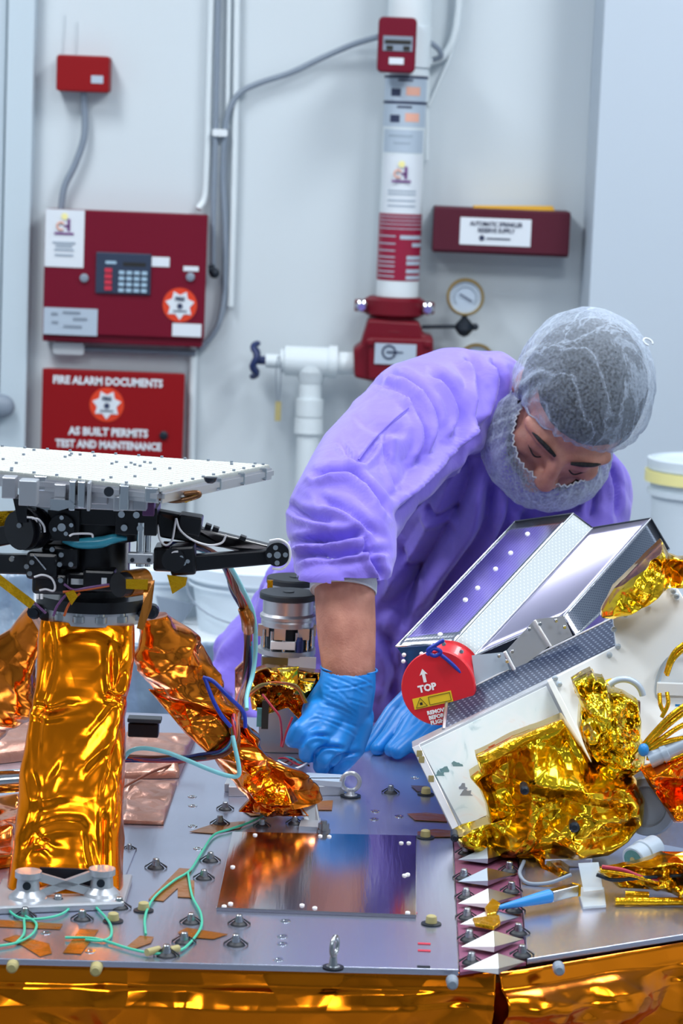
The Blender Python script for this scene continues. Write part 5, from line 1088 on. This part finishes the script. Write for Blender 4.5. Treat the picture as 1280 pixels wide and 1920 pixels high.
# foil bundles
g1 = thing('gold_foil_bundle', D(1000, 1600), 'large crumpled gold foil bundle with two black studs, low on the instrument box', 'foil')
foil_patch([(892, 1420), (960, 1386), (1056, 1348), (1072, 1372), (1090, 1400), (1112, 1440), (1150, 1448), (1192, 1462), (1208, 1500), (1206, 1545), (1180, 1578), (1140, 1602), (1060, 1610), (960, 1608), (900, 1603), (868, 1588), (850, 1568), (880, 1560), (916, 1545), (910, 1510), (898, 1480), (880, 1458), (900, 1446)], 2.76, .045, 'foil_wrap', 'gold', g1, 81, amp=.42, nc=110, smin=.010, smax=.055, ctr=(1030, 1500), back=.03, rings=70, n=260)
foil_patch([(893, 1420), (956, 1386), (1052, 1349), (1060, 1362), (980, 1398), (908, 1436)], 2.752, .006, 'foil_hem', 'goldsolid', g1, 83, amp=.1, nc=20, back=.006)
for q, r_ in (((983, 1481), 8.5), ((1076, 1550), 10), ((852, 1570), 8)):
    c = W(*q, 2.705 if q[0] > 900 else 2.745); MB().lathe(c, (0, -1, 0), [(-.02, .004), (0, r_ * .00055), (.003, r_ * .00055), (.005, r_ * .0003)], n=18).build('stud', 'dark', g1)
foil_patch([(1000, 1605), (1050, 1608), (1068, 1622), (1045, 1636), (1010, 1625)], 2.73, .008, 'foil_tail', 'gold', g1, 84, amp=.3, nc=30, back=.01)
g2 = thing('gold_foil_bundle', W(1140, 1440, 2.77), 'finely crumpled bright gold foil hump on the white plate, above the larger bundle', 'foil')
foil_patch([(1076, 1290), (1072, 1276), (1108, 1256), (1118, 1270), (1132, 1272), (1142, 1292), (1170, 1300), (1196, 1316), (1202, 1350), (1200, 1385), (1212, 1402), (1206, 1440), (1165, 1470), (1130, 1468), (1112, 1436), (1096, 1400), (1084, 1365), (1088, 1320)], 2.775, .040, 'foil_wrap', 'goldfine', g2, 91, amp=.5, nc=200, smin=.006, smax=.025, back=.02, rings=70, n=240, ctr=(1145, 1370))
st_ = [(1072, 1276), (1110, 1254), (1117, 1268), (1128, 1264), (1133, 1276), (1146, 1272), (1152, 1288), (1120, 1300), (1078, 1300)]
IP(st_, 'stepped_tape', 'goldsolid', .002, -.022, 0, g2)
c = W(1168, 1310, 2.775); MB().tube([c + V(cos(a) * .021, 0, sin(a) * .021) for a in np.linspace(.2, 2.4, 10)], .0036, n=10, sub=3).build('grey_ring', 'labelgrey', g2)
IP([(1190, 1314), (1200, 1316), (1200, 1370), (1194, 1372)], 'dark_tab', 'tapedark', .008, -.03, 0, g2)
g3 = thing('orange_foil_flap', W(1250, 1540, 2.74), 'orange and copper foil flap at the right edge beside the gold bundle', 'foil')
foil_patch([(1200, 1442), (1240, 1420), (1300, 1395), (1320, 1450), (1320, 1545), (1262, 1540), (1236, 1500), (1215, 1470)], 2.75, .018, 'foil_flap', 'kapton', g3, 95, amp=.4, nc=60, back=.01)
g4 = thing('gold_foil_drape', W(1180, 1120, 2.95), 'gold foil drape at the upper right between the perforated hood and white plate', 'foil')
foil_patch([(1128, 1145), (1150, 1100), (1195, 1055), (1240, 1012), (1254, 1040), (1275, 1048), (1300, 1045), (1320, 1100), (1262, 1090), (1200, 1132), (1150, 1160), (1128, 1158)], 2.885, .018, 'foil_drape', 'gold', g4, 98, amp=.40, nc=80, smin=.01, smax=.05, back=.02, ctr=(1215, 1090))
# gold ribbon wires and connectors at the right edge
S_ = []
for k_, pts in enumerate(([(1204, 1404), (1235, 1375), (1270, 1345), (1320, 1312)], [(1206, 1408), (1240, 1385), (1275, 1362), (1320, 1345)], [(1204, 1400), (1228, 1372), (1262, 1338), (1320, 1298)], [(1210, 1412), (1245, 1392), (1280, 1384), (1320, 1375)], [(1212, 1420), (1250, 1425), (1290, 1410), (1320, 1400)], [(1198, 1402), (1180, 1420), (1170, 1440)], [(1248, 1262), (1256, 1236), (1270, 1216), (1300, 1196)], [(1250, 1266), (1260, 1240), (1276, 1222), (1300, 1206)], [(1236, 1300), (1238, 1322), (1246, 1338)], [(1250, 1298), (1252, 1320), (1240, 1345)])):
    S_.append(([(x, y, 2.73 if i else 2.735) for i, (x, y) in enumerate(pts)], .0030 if k_ < 5 else .0024, 'goldsolid'))
wires('gold_ribbon_bundle', 'gold ribbon wires gathered by a blue tie beside the gold foil hump', S_)
tag(MB().ball(W(1206, 1406, 2.728), (.0058, .006, .007)).build('blue_tie', 'blueplug'), 'small blue tie gripping the gold ribbon wires', 'tie')
tag(MB().cyl(W(1216, 1424, 2.735), W(1300, 1386, 2.735), .0100, n=24).lathe(W(1240, 1413, 2.735), nrm(W(1300, 1386, 2.735) - W(1216, 1424, 2.735)), [(0, .0115), (.006, .0115), (.007, .0100)], n=24).build('barrel_connector', 'labelgrey'), 'pale barrel connector just below the blue tie at the right edge', 'connector')
o = thing('round_port', W(1275, 1340, 2.78), 'round white port fitting with a blue mark at the right edge of the white plate', 'fitting')
c = I(1290, 1290, -.016); MB().tube([c + V(cos(a) * .034, 0, sin(a) * .042) for a in np.linspace(0, 2 * pi, 24, endpoint=False)], .003, n=10, sub=2, closed=True).build('rim', 'labelgrey', o)
MB().box(c + V(-.010, -.004, -.001), (.05, .006, .014)).build('cross_bar', 'whiteplate', o, bevel=.001); MB().box(c + V(-.010, -.004, -.020), (.008, .004, .005)).build('blue_mark', 'blueplug', o)
o = thing('metal_disc', W(1215, 1560, 2.76), 'grey metal wheel edge showing between the gold bundle and orange foil', 'disc')
MB().lathe(W(1216, 1510, 2.775), nrm(V(-.35, -1, .1)), [(0, .030), (.006, .032), (.012, .030), (.013, .022), (.008, .020)], n=40).build('rim', 'greycond', o)
MB().prism([W(1212, 1545, 2.78), W(1330, 1540, 2.78), W(1330, 1600, 2.78), W(1225, 1580, 2.78)], (0, .05, 0)).build('arm', 'alu', o)

# ================================================================ lower right deck hardware
o = thing('round_connector', D(1180, 1640), 'grey cylindrical plug with a teal pinned face, lying under the gold bundle', 'connector')
a_, b_ = W(1186, 1612, 2.66), W(1240, 1578, 2.70); ax_ = nrm(b_ - a_)
MB().lathe(a_, ax_, [(0, .0125), (.001, .0135), (.008, .0135), (.009, .0125), (.016, .0125), (.017, .014), (.022, .014), (.023, .012), (.04, .012)], n=32).build('shell', 'labelgrey', o)
MB().cyl(a_ + ax_ * .001, a_ - ax_ * .0005, .0105, n=28).build('pin_face', 'teal', o); MB().cyl(a_ - ax_ * .001, a_, .003, n=14).build('key_pin', 'foam', o)
tag(MB().tube([W(*p) for p in ((1070, 1640, 2.66), (1030, 1655, 2.65), (990, 1656, 2.65), (974, 1638, 2.67), (982, 1615, 2.72))], .0020, n=8).build('grey_loop_cable', 'greycond'), 'thin grey cable loop under the gold foil bundle', 'cable')
o = thing('blue_probe', D(1000, 1700), 'blue sleeved probe with silver plug lying over the splice strip', 'probe')
p0, p1, p2 = D(934, 1702, .010), D(1030, 1680, .014), D(1078, 1668, .014)
MB().lathe(p0, nrm(p1 - p0), [(0, .0022), (np.linalg.norm(p1 - p0) * .75, .0060), (np.linalg.norm(p1 - p0), .0068)], n=20).build('boot', 'blueplug', o)
MB().bar(p1, p2, .011, .010).build('plug', 'chrome', o, bevel=.001); MB().bar(p2, p2 + (p2 - p1) * .06, .012, .011).build('gold_collar', 'goldsolid', o)
o = thing('clear_bracket', D(1110, 1690), 'clear plastic bracket standing behind the silver plug', 'bracket')
MB().prism([W(1084, 1620, 2.62), W(1122, 1618, 2.62), W(1130, 1668, 2.60), W(1094, 1672, 2.60)], (0, .003, 0)).build('upright', 'clear', o)
MB().prism([D(1082, 1668, .001), D(1132, 1668, .001), D(1136, 1702, .001), D(1092, 1705, .001)], (0, 0, .003)).build('base', 'clear', o, bevel=.001)
for i, (p, q, lab) in enumerate(((D(1152, 1690, .005), D(1300, 1690, .005), 'long gold sleeved rod lying along the right deck'), (D(1172, 1676, .006), D(1216, 1678, .006), 'short gold sleeve behind the long gold rod'))):
    tag(MB().cyl(p, q, .0042 if i == 0 else .0034, n=16).build('gold_rod', 'goldsolid'), lab, 'rod')
g5 = thing('dark_gold_foil', D(1220, 1660), 'dark crumpled gold foil with wires on the right deck beneath the round plug', 'foil')
foil_patch([(1120, 1630), (1180, 1622), (1240, 1600), (1320, 1600), (1320, 1672), (1230, 1668), (1160, 1664)], 2.62, .012, 'foil_wrap', 'gold', g5, 105, amp=.5, nc=60, back=.012)
MB().tube([W(x, y, 2.60) for x, y in ((1128, 1625), (1170, 1632), (1220, 1650), (1300, 1658))], .002, n=8).build('wire', 'wire5', g5); MB().tube([W(x, y, 2.60) for x, y in ((1125, 1632), (1180, 1640), (1240, 1655), (1300, 1650))], .0024, n=8).build('wire', 'goldsolid', g5)
MB().tube([W(x, y, 2.60) for x, y in ((1118, 1640), (1150, 1650), (1200, 1646), (1300, 1640))], .002, n=8).build('wire', 'dark', g5)
o = thing('support_foot', D(1100, 1640), 'grey metal mounting foot under the gold foil bundle', 'bracket')
MB().prism([D(1020, 1628), D(1110, 1626), D(1110, 1600), D(1020, 1605)], (0, 0, .010)).build('block', 'alu', o, bevel=.002)
MB().prism([D(880, 1600), D(1010, 1600), D(1010, 1560), D(880, 1560)], (0, 0, .02)).build('rib', 'steel', o)
# ================================================================ PERSON
def blend(parts, voxel, smooth=4, fac=.5):
    """union of tapered capsules / ellipsoids / meshes -> one continuous surface (verts, faces)"""
    mb = MB()
    for p in parts:
        if p[0] == 'e': mb.ball(p[1], p[2], p[3] if len(p) > 3 else I3, 24, 16)
        elif p[0] == 'm': mb.add(p[1], p[2])
        else:
            ch = p[1]
            for (a, ra), (b, rb) in zip(ch[:-1], ch[1:]):
                a, b = V(*a), V(*b); mb.ball(a, ra, I3, 18, 12); mb.ball(b, rb, I3, 18, 12); mb.cyl(a, b, ra, rb, n=22)
    me = bpy.data.meshes.new('t'); me.from_pydata(mb.v, [], mb.f); ob = bpy.data.objects.new('t', me); COL.objects.link(ob)
    r = ob.modifiers.new('r', 'REMESH'); r.mode = 'VOXEL'; r.voxel_size = voxel
    if smooth: s = ob.modifiers.new('s', 'SMOOTH'); s.factor = fac; s.iterations = smooth
    bpy.context.view_layer.update(); m2 = bpy.data.meshes.new_from_object(ob.evaluated_get(bpy.context.evaluated_depsgraph_get()))
    v = np.empty(len(m2.vertices) * 3); m2.vertices.foreach_get('co', v); v = v.reshape(-1, 3)
    n = np.empty(len(m2.vertices) * 3); m2.vertices.foreach_get('normal', n); n = n.reshape(-1, 3)
    f = [tuple(p.vertices) for p in m2.polygons]
    bpy.data.objects.remove(ob); bpy.data.meshes.remove(me); bpy.data.meshes.remove(m2)
    return v, n, f
def cap_chain(*pts): return ('c', [(W(x, y, Y), r) for x, y, Y, r in pts])
PX, PYY = W(760, 1300, 3.98)[0], 3.98
pe = thing('person', (W(640, 1300, 3.98)[0], PYY, 0), 'person in violet gown, hair net and beard cover leaning over the deck in blue gloves', 'person')
# ---- head frame
def Rx(a): return np.array([[1, 0, 0], [0, cos(a), -sin(a)], [0, sin(a), cos(a)]])
def Ry(a): return np.array([[cos(a), 0, sin(a)], [0, 1, 0], [-sin(a), 0, cos(a)]])
def Rz(a): return np.array([[cos(a), -sin(a), 0], [sin(a), cos(a), 0], [0, 0, 1]])
HB = Ry(radians(31)) @ Rx(radians(50)) @ Rz(radians(10))
HC = W(1089, 748, 3.62)
def H(x, y, z): return HC + HB @ V(x, y, z)
hp = [('e', H(0, .004, 0), (.077, .096, .088), HB), ('e', H(0, -.030, -.045), (.064, .066, .070), HB), ('e', H(0, -.046, -.100), (.044, .044, .028), HB), ('e', H(0, -.078, -.116), (.018, .016, .014), HB),
      ('c', [(H(0, -.096, -.012), .0085), (H(0, -.113, -.054), .0115)]), ('e', H(0, -.114, -.058), (.014, .011, .010), HB), ('e', H(-.012, -.104, -.062), .009), ('e', H(.012, -.104, -.062), .009),
      ('e', H(0, -.090, -.088), (.026, .012, .011), HB), ('e', H(0, -.060, -.080), (.050, .035, .040), HB)]
for s in (-1, 1):
    hp += [('c', [(H(s * .012, -.091, -.006), .010), (H(s * .036, -.086, -.002), .011), (H(s * .056, -.066, -.008), .011)]), ('e', H(s * .044, -.066, -.048), (.022, .022, .018), HB),
           ('e', H(s * .031, -.077, -.026), (.0165, .0145, .013), HB), ('e', H(s * .079, .010, -.032), (.008, .018, .030), HB)]
nk = W(965, 850, 3.80)
hp += [('c', [(H(0, .030, -.060), .056), ((H(0, .03, -.06) + nk) / 2, .054), (nk, .065)])]
# ---- forearms, body, legs: one continuous body
arm = cap_chain((800, 800, 3.68, .036), (640, 985, 3.27, .036), (645, 1085, 3.170, .0370), (649, 1180, 3.145, .0360), (654, 1262, 3.13, .0320), (648, 1330, 3.12, .028))
arm2 = cap_chain((1085, 930, 3.80, .030), (1060, 1120, 3.66, .032), (850, 1292, 3.34, .029), (820, 1320, 3.30, .026))
hipL, hipR = V(PX - .13, 3.98, .93), V(PX + .05, 3.98, .93)
tors = [cap_chain((950, 880, 3.85, .08), (800, 810, 3.72, .036)), cap_chain((950, 880, 3.85, .08), (1085, 930, 3.80, .030)), cap_chain((930, 910, 3.88, .09), (780, 1090, 3.97, .115)), ('c', [(W(780, 1090, 3.97), .115), (V(PX - .04, 3.98, .95), .14)])]
legs = [('c', [(hipL, .09), (V(PX - .15, 3.96, .50), .058), (V(PX - .16, 4.0, .10), .042)]), ('c', [(hipR, .09), (V(PX + .07, 3.96, .50), .058), (V(PX + .08, 4.0, .10), .042)])]
v, n, f = blend(hp + [arm, arm2] + tors + legs, .0042, 5)
MB().add(v, f, True).build('body', 'skin', pe)
tro = [('c', [(V(PX - .14, 3.97, .80), .10), (V(PX - .155, 3.96, .50), .082), (V(PX - .16, 4.0, .09), .065)]), ('c', [(V(PX + .06, 3.97, .80), .10), (V(PX + .075, 3.96, .50), .082), (V(PX + .08, 4.0, .09), .065)])]
v, n, f = blend(tro, .01, 3); MB().add(v, f, True).build('trousers', 'trouser', pe)
for s, nm in ((PX - .16, 'shoe'), (PX + .08, 'shoe')):
    v, n, f = blend([('e', (s, 3.99, .05), (.052, .07, .05)), ('e', (s, 3.90, .038), (.048, .10, .036))], .008, 3); v[:, 2] = np.maximum(v[:, 2], .0); MB().add(v, f, True).build(nm, 'rubbergrey', pe)

# ---- gown
gw_ = [cap_chain((905, 775, 3.76, .085), (845, 752, 3.70, .074), (785, 790, 3.60, .084), (700, 880, 3.42, .076), (640, 972, 3.27, .0715), (648, 1030, 3.19, .063), (650, 1072, 3.16, .0555)),
       cap_chain((905, 800, 3.78, .10), (985, 870, 3.80, .12), (1085, 920, 3.77, .066), (1112, 960, 3.74, .056), (1065, 1120, 3.64, .055), (880, 1270, 3.40, .045)),
       cap_chain((900, 860, 3.80, .14), (790, 1050, 3.93, .175), (705, 1200, 3.98, .20), (650, 1340, 4.0, .215)), cap_chain((980, 930, 3.84, .13), (860, 1080, 3.93, .16), (780, 1250, 3.99, .18)),
       ('c', [(W(650, 1340, 4.0), .215), (V(PX - .05, 4.0, .60), .225)]), ('e', W(1128, 935, 3.76), (.045, .05, .06))]
v, n, f = blend(gw_, .0040, 12)
zc_ = 0; keep_ = [q for q in f if not (np.mean([v[k][2] for k in q]) < W(650, 1077, 3.16)[2] + .004 * sin(60 * np.mean([v[k][0] for k in q])) and np.mean([v[k][1] for k in q]) < 3.36 and proj(v[[q[0]]])[0][0] < 745)]; f = keep_
F1 = [(a_, w_ * .85, h_ * 1.45) for a_, w_, h_ in [([(897, 800), (862, 850), (812, 900), (752, 968)], 15, .018), ([(759, 735), (787, 784), (798, 827), (795, 872)], 9, .007), ([(730, 701), (773, 720), (809, 759), (823, 802), (813, 856)], 9, .008), ([(700, 716), (745, 735), (775, 765)], 8, .005),
      ([(809, 700), (845, 735), (863, 784), (845, 840)], 10, .009), ([(872, 672), (890, 712), (886, 784), (862, 845)], 11, .010), ([(915, 690), (925, 740), (905, 800)], 9, .008), ([(637, 827), (672, 866), (716, 818)], 8, .004), ([(588, 890), (655, 884), (690, 913), (728, 958)], 9, .009),
      ([(680, 900), (716, 935), (734, 968)], 7, .006), ([(540, 1018), (608, 999), (690, 992)], 10, .008), ([(555, 1048), (590, 1033), (680, 1026), (735, 1034)], 9, .0055), ([(530, 940), (560, 960), (620, 962)], 10, .005), ([(600, 930), (660, 950), (720, 1000)], 10, .005),
      ([(690, 1000), (700, 1040), (722, 1085)], 8, .007), ([(716, 818), (740, 870), (760, 930)], 9, .004), ([(660, 770), (700, 800), (760, 812)], 14, .003), ([(645, 755), (690, 725), (740, 700)], 8, .006)]]
F2 = [(a_, w_ * .85, h_ * 1.3) for a_, w_, h_ in [([(888, 841), (860, 940), (790, 1060), (730, 1150)], 20, .016), ([(924, 880), (905, 999), (835, 1107), (780, 1220)], 18, .016), ([(795, 949), (825, 965), (858, 962)], 12, .010), ([(955, 900), (945, 990), (900, 1080)], 16, .014), ([(985, 960), (975, 1020), (940, 1090)], 14, .012),
      ([(745, 1030), (770, 1100), (745, 1200)], 18, .012), ([(720, 1180), (740, 1250), (725, 1320)], 14, .010), ([(800, 1120), (770, 1200), (760, 1300)], 16, .012), ([(1095, 900), (1110, 930), (1105, 975)], 10, .008), ([(1130, 880), (1150, 920), (1155, 970)], 9, .008),
      ([(520, 1030), (480, 1120), (440, 1240), (420, 1330)], 18, .016), ([(550, 1100), (520, 1200), (490, 1300)], 20, .018), ([(490, 1090), (455, 1180), (425, 1250)], 12, .008)]]
v = folds(v, n, F1, lambda q: (q[:, 1] < 3.78) * 1.0)
v = folds(v, n, F2, lambda q: np.clip((q[:, 1] - 3.55) * 20, 0, 1))
v = v + n * (crease(v[:, 0], v[:, 2], 5, 260, .19, .02, .08) + .3 * crease(v[:, 0], v[:, 2], 8, 200, .2, .01, .03))[:, None] * np.clip(-n[:, 1] + .3, 0, 1)[:, None]
gn = MB().add(v, f, True).build('gown', 'gown', pe)
def seam(pts, dy, r=.0008):   # stitched seam lying on the sleeve
    P = []
    for x, y in spline([(a, b, 0) for a, b in pts], 8)[:, :2]:
        pp = proj(v); k = np.where((np.abs(pp[:, 0] - x) < 6) & (np.abs(pp[:, 1] - y) < 6))[0]
        if len(k): Y = v[k, 1].min(); P.append(W(x, y, Y - .0006))
    return P
P = seam([(765, 765), (735, 790), (700, 825), (672, 862)], 0)
if len(P) > 3: MB().tube(P, .0011, n=6, sub=1).build('seam', mat('seam_violet', (.42, .35, .80), .6), gn)
# white knitted cuff
ca, cb = W(646, 1062, 3.176), W(643, 1110, 3.160); axc = nrm(cb - ca); Lc = np.linalg.norm(cb - ca)
MB().lathe(ca, axc, [(0, .0375), (Lc * .3, .0385), (Lc * .6, .0405), (Lc * .95, .0405), (Lc, .0395), (Lc * .96, .0380)], n=48).build('cuff', 'cuff', pe)
# ---- gloves
def pxr(r, Y): return r * KP(Y)
def ch(*pts): return ('c', [(W(x, y, Y), r * KP(Y)) for x, y, Y, r in pts])
g = [ch((653, 1240, 3.130, 52), (653, 1262, 3.128, 52.5), (650, 1290, 3.115, 55), (643, 1320, 3.108, 57), (640, 1345, 3.105, 54)), ch((628, 1290, 3.115, 34), (600, 1335, 3.105, 36), (598, 1350, 3.10, 32)), ch((668, 1345, 3.11, 34), (664, 1372, 3.10, 30)),
     ch((600, 1340, 3.09, 32), (582, 1358, 3.075, 24), (562, 1370, 3.062, 19), (552, 1386, 3.062, 17.5)),
     ch((620, 1352, 3.085, 32), (600, 1380, 3.065, 24), (584, 1396, 3.052, 19.5), (576, 1414, 3.060, 17.5)),
     ch((645, 1362, 3.09, 32), (628, 1400, 3.065, 24), (612, 1422, 3.055, 19.5), (603, 1436, 3.064, 17.5)),
     ch((670, 1360, 3.10, 30), (662, 1402, 3.085, 23), (645, 1428, 3.075, 18.5), (628, 1445, 3.078, 16)),
     ch((600, 1310, 3.14, 24), (560, 1360, 3.14, 18), (548, 1388, 3.12, 15))]
v, n, f = blend(g, .0019, 7)
f = [q for q in f if np.mean([v[k][2] for k in q]) < W(654, 1254, 3.13)[2]]
gf = [([(566, 1400), (572, 1386), (590, 1378), (618, 1380)], 4.5, .0038), ([(588, 1430), (592, 1412), (612, 1400), (650, 1404)], 4.5, .0038), ([(618, 1446), (622, 1432), (640, 1416), (674, 1410)], 4.5, .0034)]
gf += [(l_, 2.6, .0009) for l_ in ([(590, 1338), (640, 1352), (672, 1364)], [(578, 1352), (600, 1348), (650, 1368), (670, 1380)], [(598, 1318), (640, 1330), (668, 1345)], [(600, 1300), (645, 1322), (670, 1340)], [(606, 1280), (640, 1300), (660, 1325)], [(612, 1266), (650, 1280), (690, 1300)], [(640, 1262), (680, 1272), (702, 1285)], [(610, 1292), (650, 1290), (700, 1278)], [(650, 1310), (690, 1322)])]
v = folds(v, n, gf)
gl = MB().add(v, f, True).build('glove', 'glove', pe)
rimc = W(654, 1254, 3.132)
MB().tube([rimc + V(cos(a) * .0335, sin(a) * .030, -.001 * cos(a)) for a in np.linspace(0, 2 * pi, 30, endpoint=False)], .0014, n=8, closed=True, sub=2).build('rolled_rim', 'glove', gl)
g = [ch((856, 1286, 3.34, 44), (822, 1318, 3.29, 42), (795, 1340, 3.265, 34)), ch((840, 1330, 3.28, 30), (815, 1355, 3.255, 28)), ch((790, 1310, 3.29, 30), (768, 1330, 3.27, 22)),
     ch((790, 1318, 3.28, 24), (752, 1345, 3.25, 18), (728, 1380, 3.225, 15.5), (707, 1404, 3.205, 14)),
     ch((800, 1335, 3.26, 26), (772, 1356, 3.235, 19), (753, 1385, 3.205, 16), (733, 1406, 3.190, 14)),
     ch((812, 1350, 3.25, 26), (790, 1372, 3.225, 19), (765, 1395, 3.195, 16.5), (745, 1411, 3.180, 14)),
     ch((828, 1360, 3.25, 24), (812, 1380, 3.22, 18), (795, 1395, 3.20, 15), (780, 1402, 3.19, 13)),
     ch((780, 1300, 3.31, 24), (735, 1335, 3.29, 16), (700, 1385, 3.25, 13), (680, 1408, 3.225, 11))]
v, n, f = blend(g, .0021, 4); MB().add(v, f, True).build('glove', 'glove', pe)

# ---- hair, net, beard cover
def shell(ctr, rad, sign, rim, pleats, pamp, tuck, seed, crs=.0, tw=.2, nphi=220, nt=70, tmax=2.6):
    A = np.linspace(0, 2 * pi, nphi, endpoint=False); G = np.zeros((nt, nphi, 3)); T = np.linspace(.01, tmax, 500)
    for j, a in enumerate(A):
        x = ctr[0] + rad[0] * np.sin(T) * cos(a); y = ctr[1] + rad[1] * np.sin(T) * sin(a); z = ctr[2] + sign * rad[2] * np.cos(T)
        ok = (z - rim(x, y)) * sign > 0; tm = T[np.where(ok)[0][-1]] if ok.any() else .1
        t = np.linspace(.01, tm, nt); u = np.linspace(0, 1, nt)
        k = 1 - tuck * np.clip((u - 1 + tw) / tw, 0, 1) ** 2 + pamp * u ** 3 * sin(pleats * a + 1.5 * sin(3 * a)) * (.6 + .4 * sin(7 * a + 1))
        G[:, j, 0] = ctr[0] + rad[0] * np.sin(t) * cos(a) * k; G[:, j, 1] = ctr[1] + rad[1] * np.sin(t) * sin(a) * k; G[:, j, 2] = ctr[2] + sign * rad[2] * np.cos(t) * (1 + (k - 1) * .3)
    d = G - V(*ctr); nn = d / np.linalg.norm(d, axis=2)[..., None]
    wu = np.clip(np.linspace(-.3, 1.2, nt), 0, 1)[:, None]
    if crs: G += nn * (wu * crease(np.arctan2(d[..., 0], d[..., 1]) * .24, d[..., 2] * .5, seed, 130, crs * .8, .012, .05) + .4 * crease(d[..., 0], d[..., 2], seed + 1, 60, crs, .01, .04))[..., None]
    return (G @ HB.T) + HC
G = shell((-.002, .008, .004), (.085, .107, .098), 1, lambda x, y: np.where(y < -.035, .034, -.026 + 0 * y) * 1.0 + np.clip((y + .03) * -.0, 0, 1), 9, 0, 0, 1, .06)
MB().grid(G, True, True).build('hair', 'hair', pe)
G = shell((-.004, .012, .005), (.098, .117, .105), 1, lambda x, y: .016 - (y + .10) * .58, 34, .026, .16, 12, .13)
cp_ = MB().grid(G, True, True).build('hair_net', 'cap', pe)
MB().tube([p for p in G[-1][::2]], .0012, n=6, closed=True, sub=1).build('elastic', 'cuff', cp_)
hkc = H(.035, .05, .112); MB().tube([hkc + HB @ V(cos(a) * .007, sin(a) * .005, 0) for a in np.linspace(0, 5, 10)], .0014, n=6, sub=2).build('clip_loop', 'cuff', cp_)
G = shell((-.004, -.040, -.070), (.098, .094, .092), -1, lambda x, y: -.048 + (y + .11) * .30, 22, .018, .24, 4, .12, tw=.5, tmax=2.2)
bc = MB().grid(G, True, True).build('beard_cover', 'beard', pe)
rim = G[-1]; nn = rim - HC; nn /= np.linalg.norm(nn, axis=1)[:, None]
MB().tube([p + q * (.0025 if i % 2 else -.001) for i, (p, q) in enumerate(zip(rim[::2], nn[::2]))], .0011, n=6, closed=True, sub=2).build('frill', 'cuff', bc)
G = shell((0, -.036, -.062), (.066, .070, .074), -1, lambda x, y: -.094 + (y + .11) * .45, 9, 0, 0, 1, .05)
MB().grid(G, True, True).build('beard', mat('dark_beard', (.22, .15, .15), .8, bump=.5, bscale=300), pe)
# stubble under the cover, brows and lashes
for s in (-1, 1):
    MB().tube([H(s * .012, -.1025, -.003), H(s * .026, -.101, .004), H(s * .042, -.0925, .003), H(s * .056, -.077, -.006)], [.0022, .0036, .003, .0012], n=8).build('eyebrow', 'hair', pe)
    MB().tube([H(s * .017, -.0885, -.034), H(s * .030, -.0925, -.0375), H(s * .044, -.083, -.033)], [.0007, .0013, .0008], n=6).build('eyelashes', 'hair', pe)
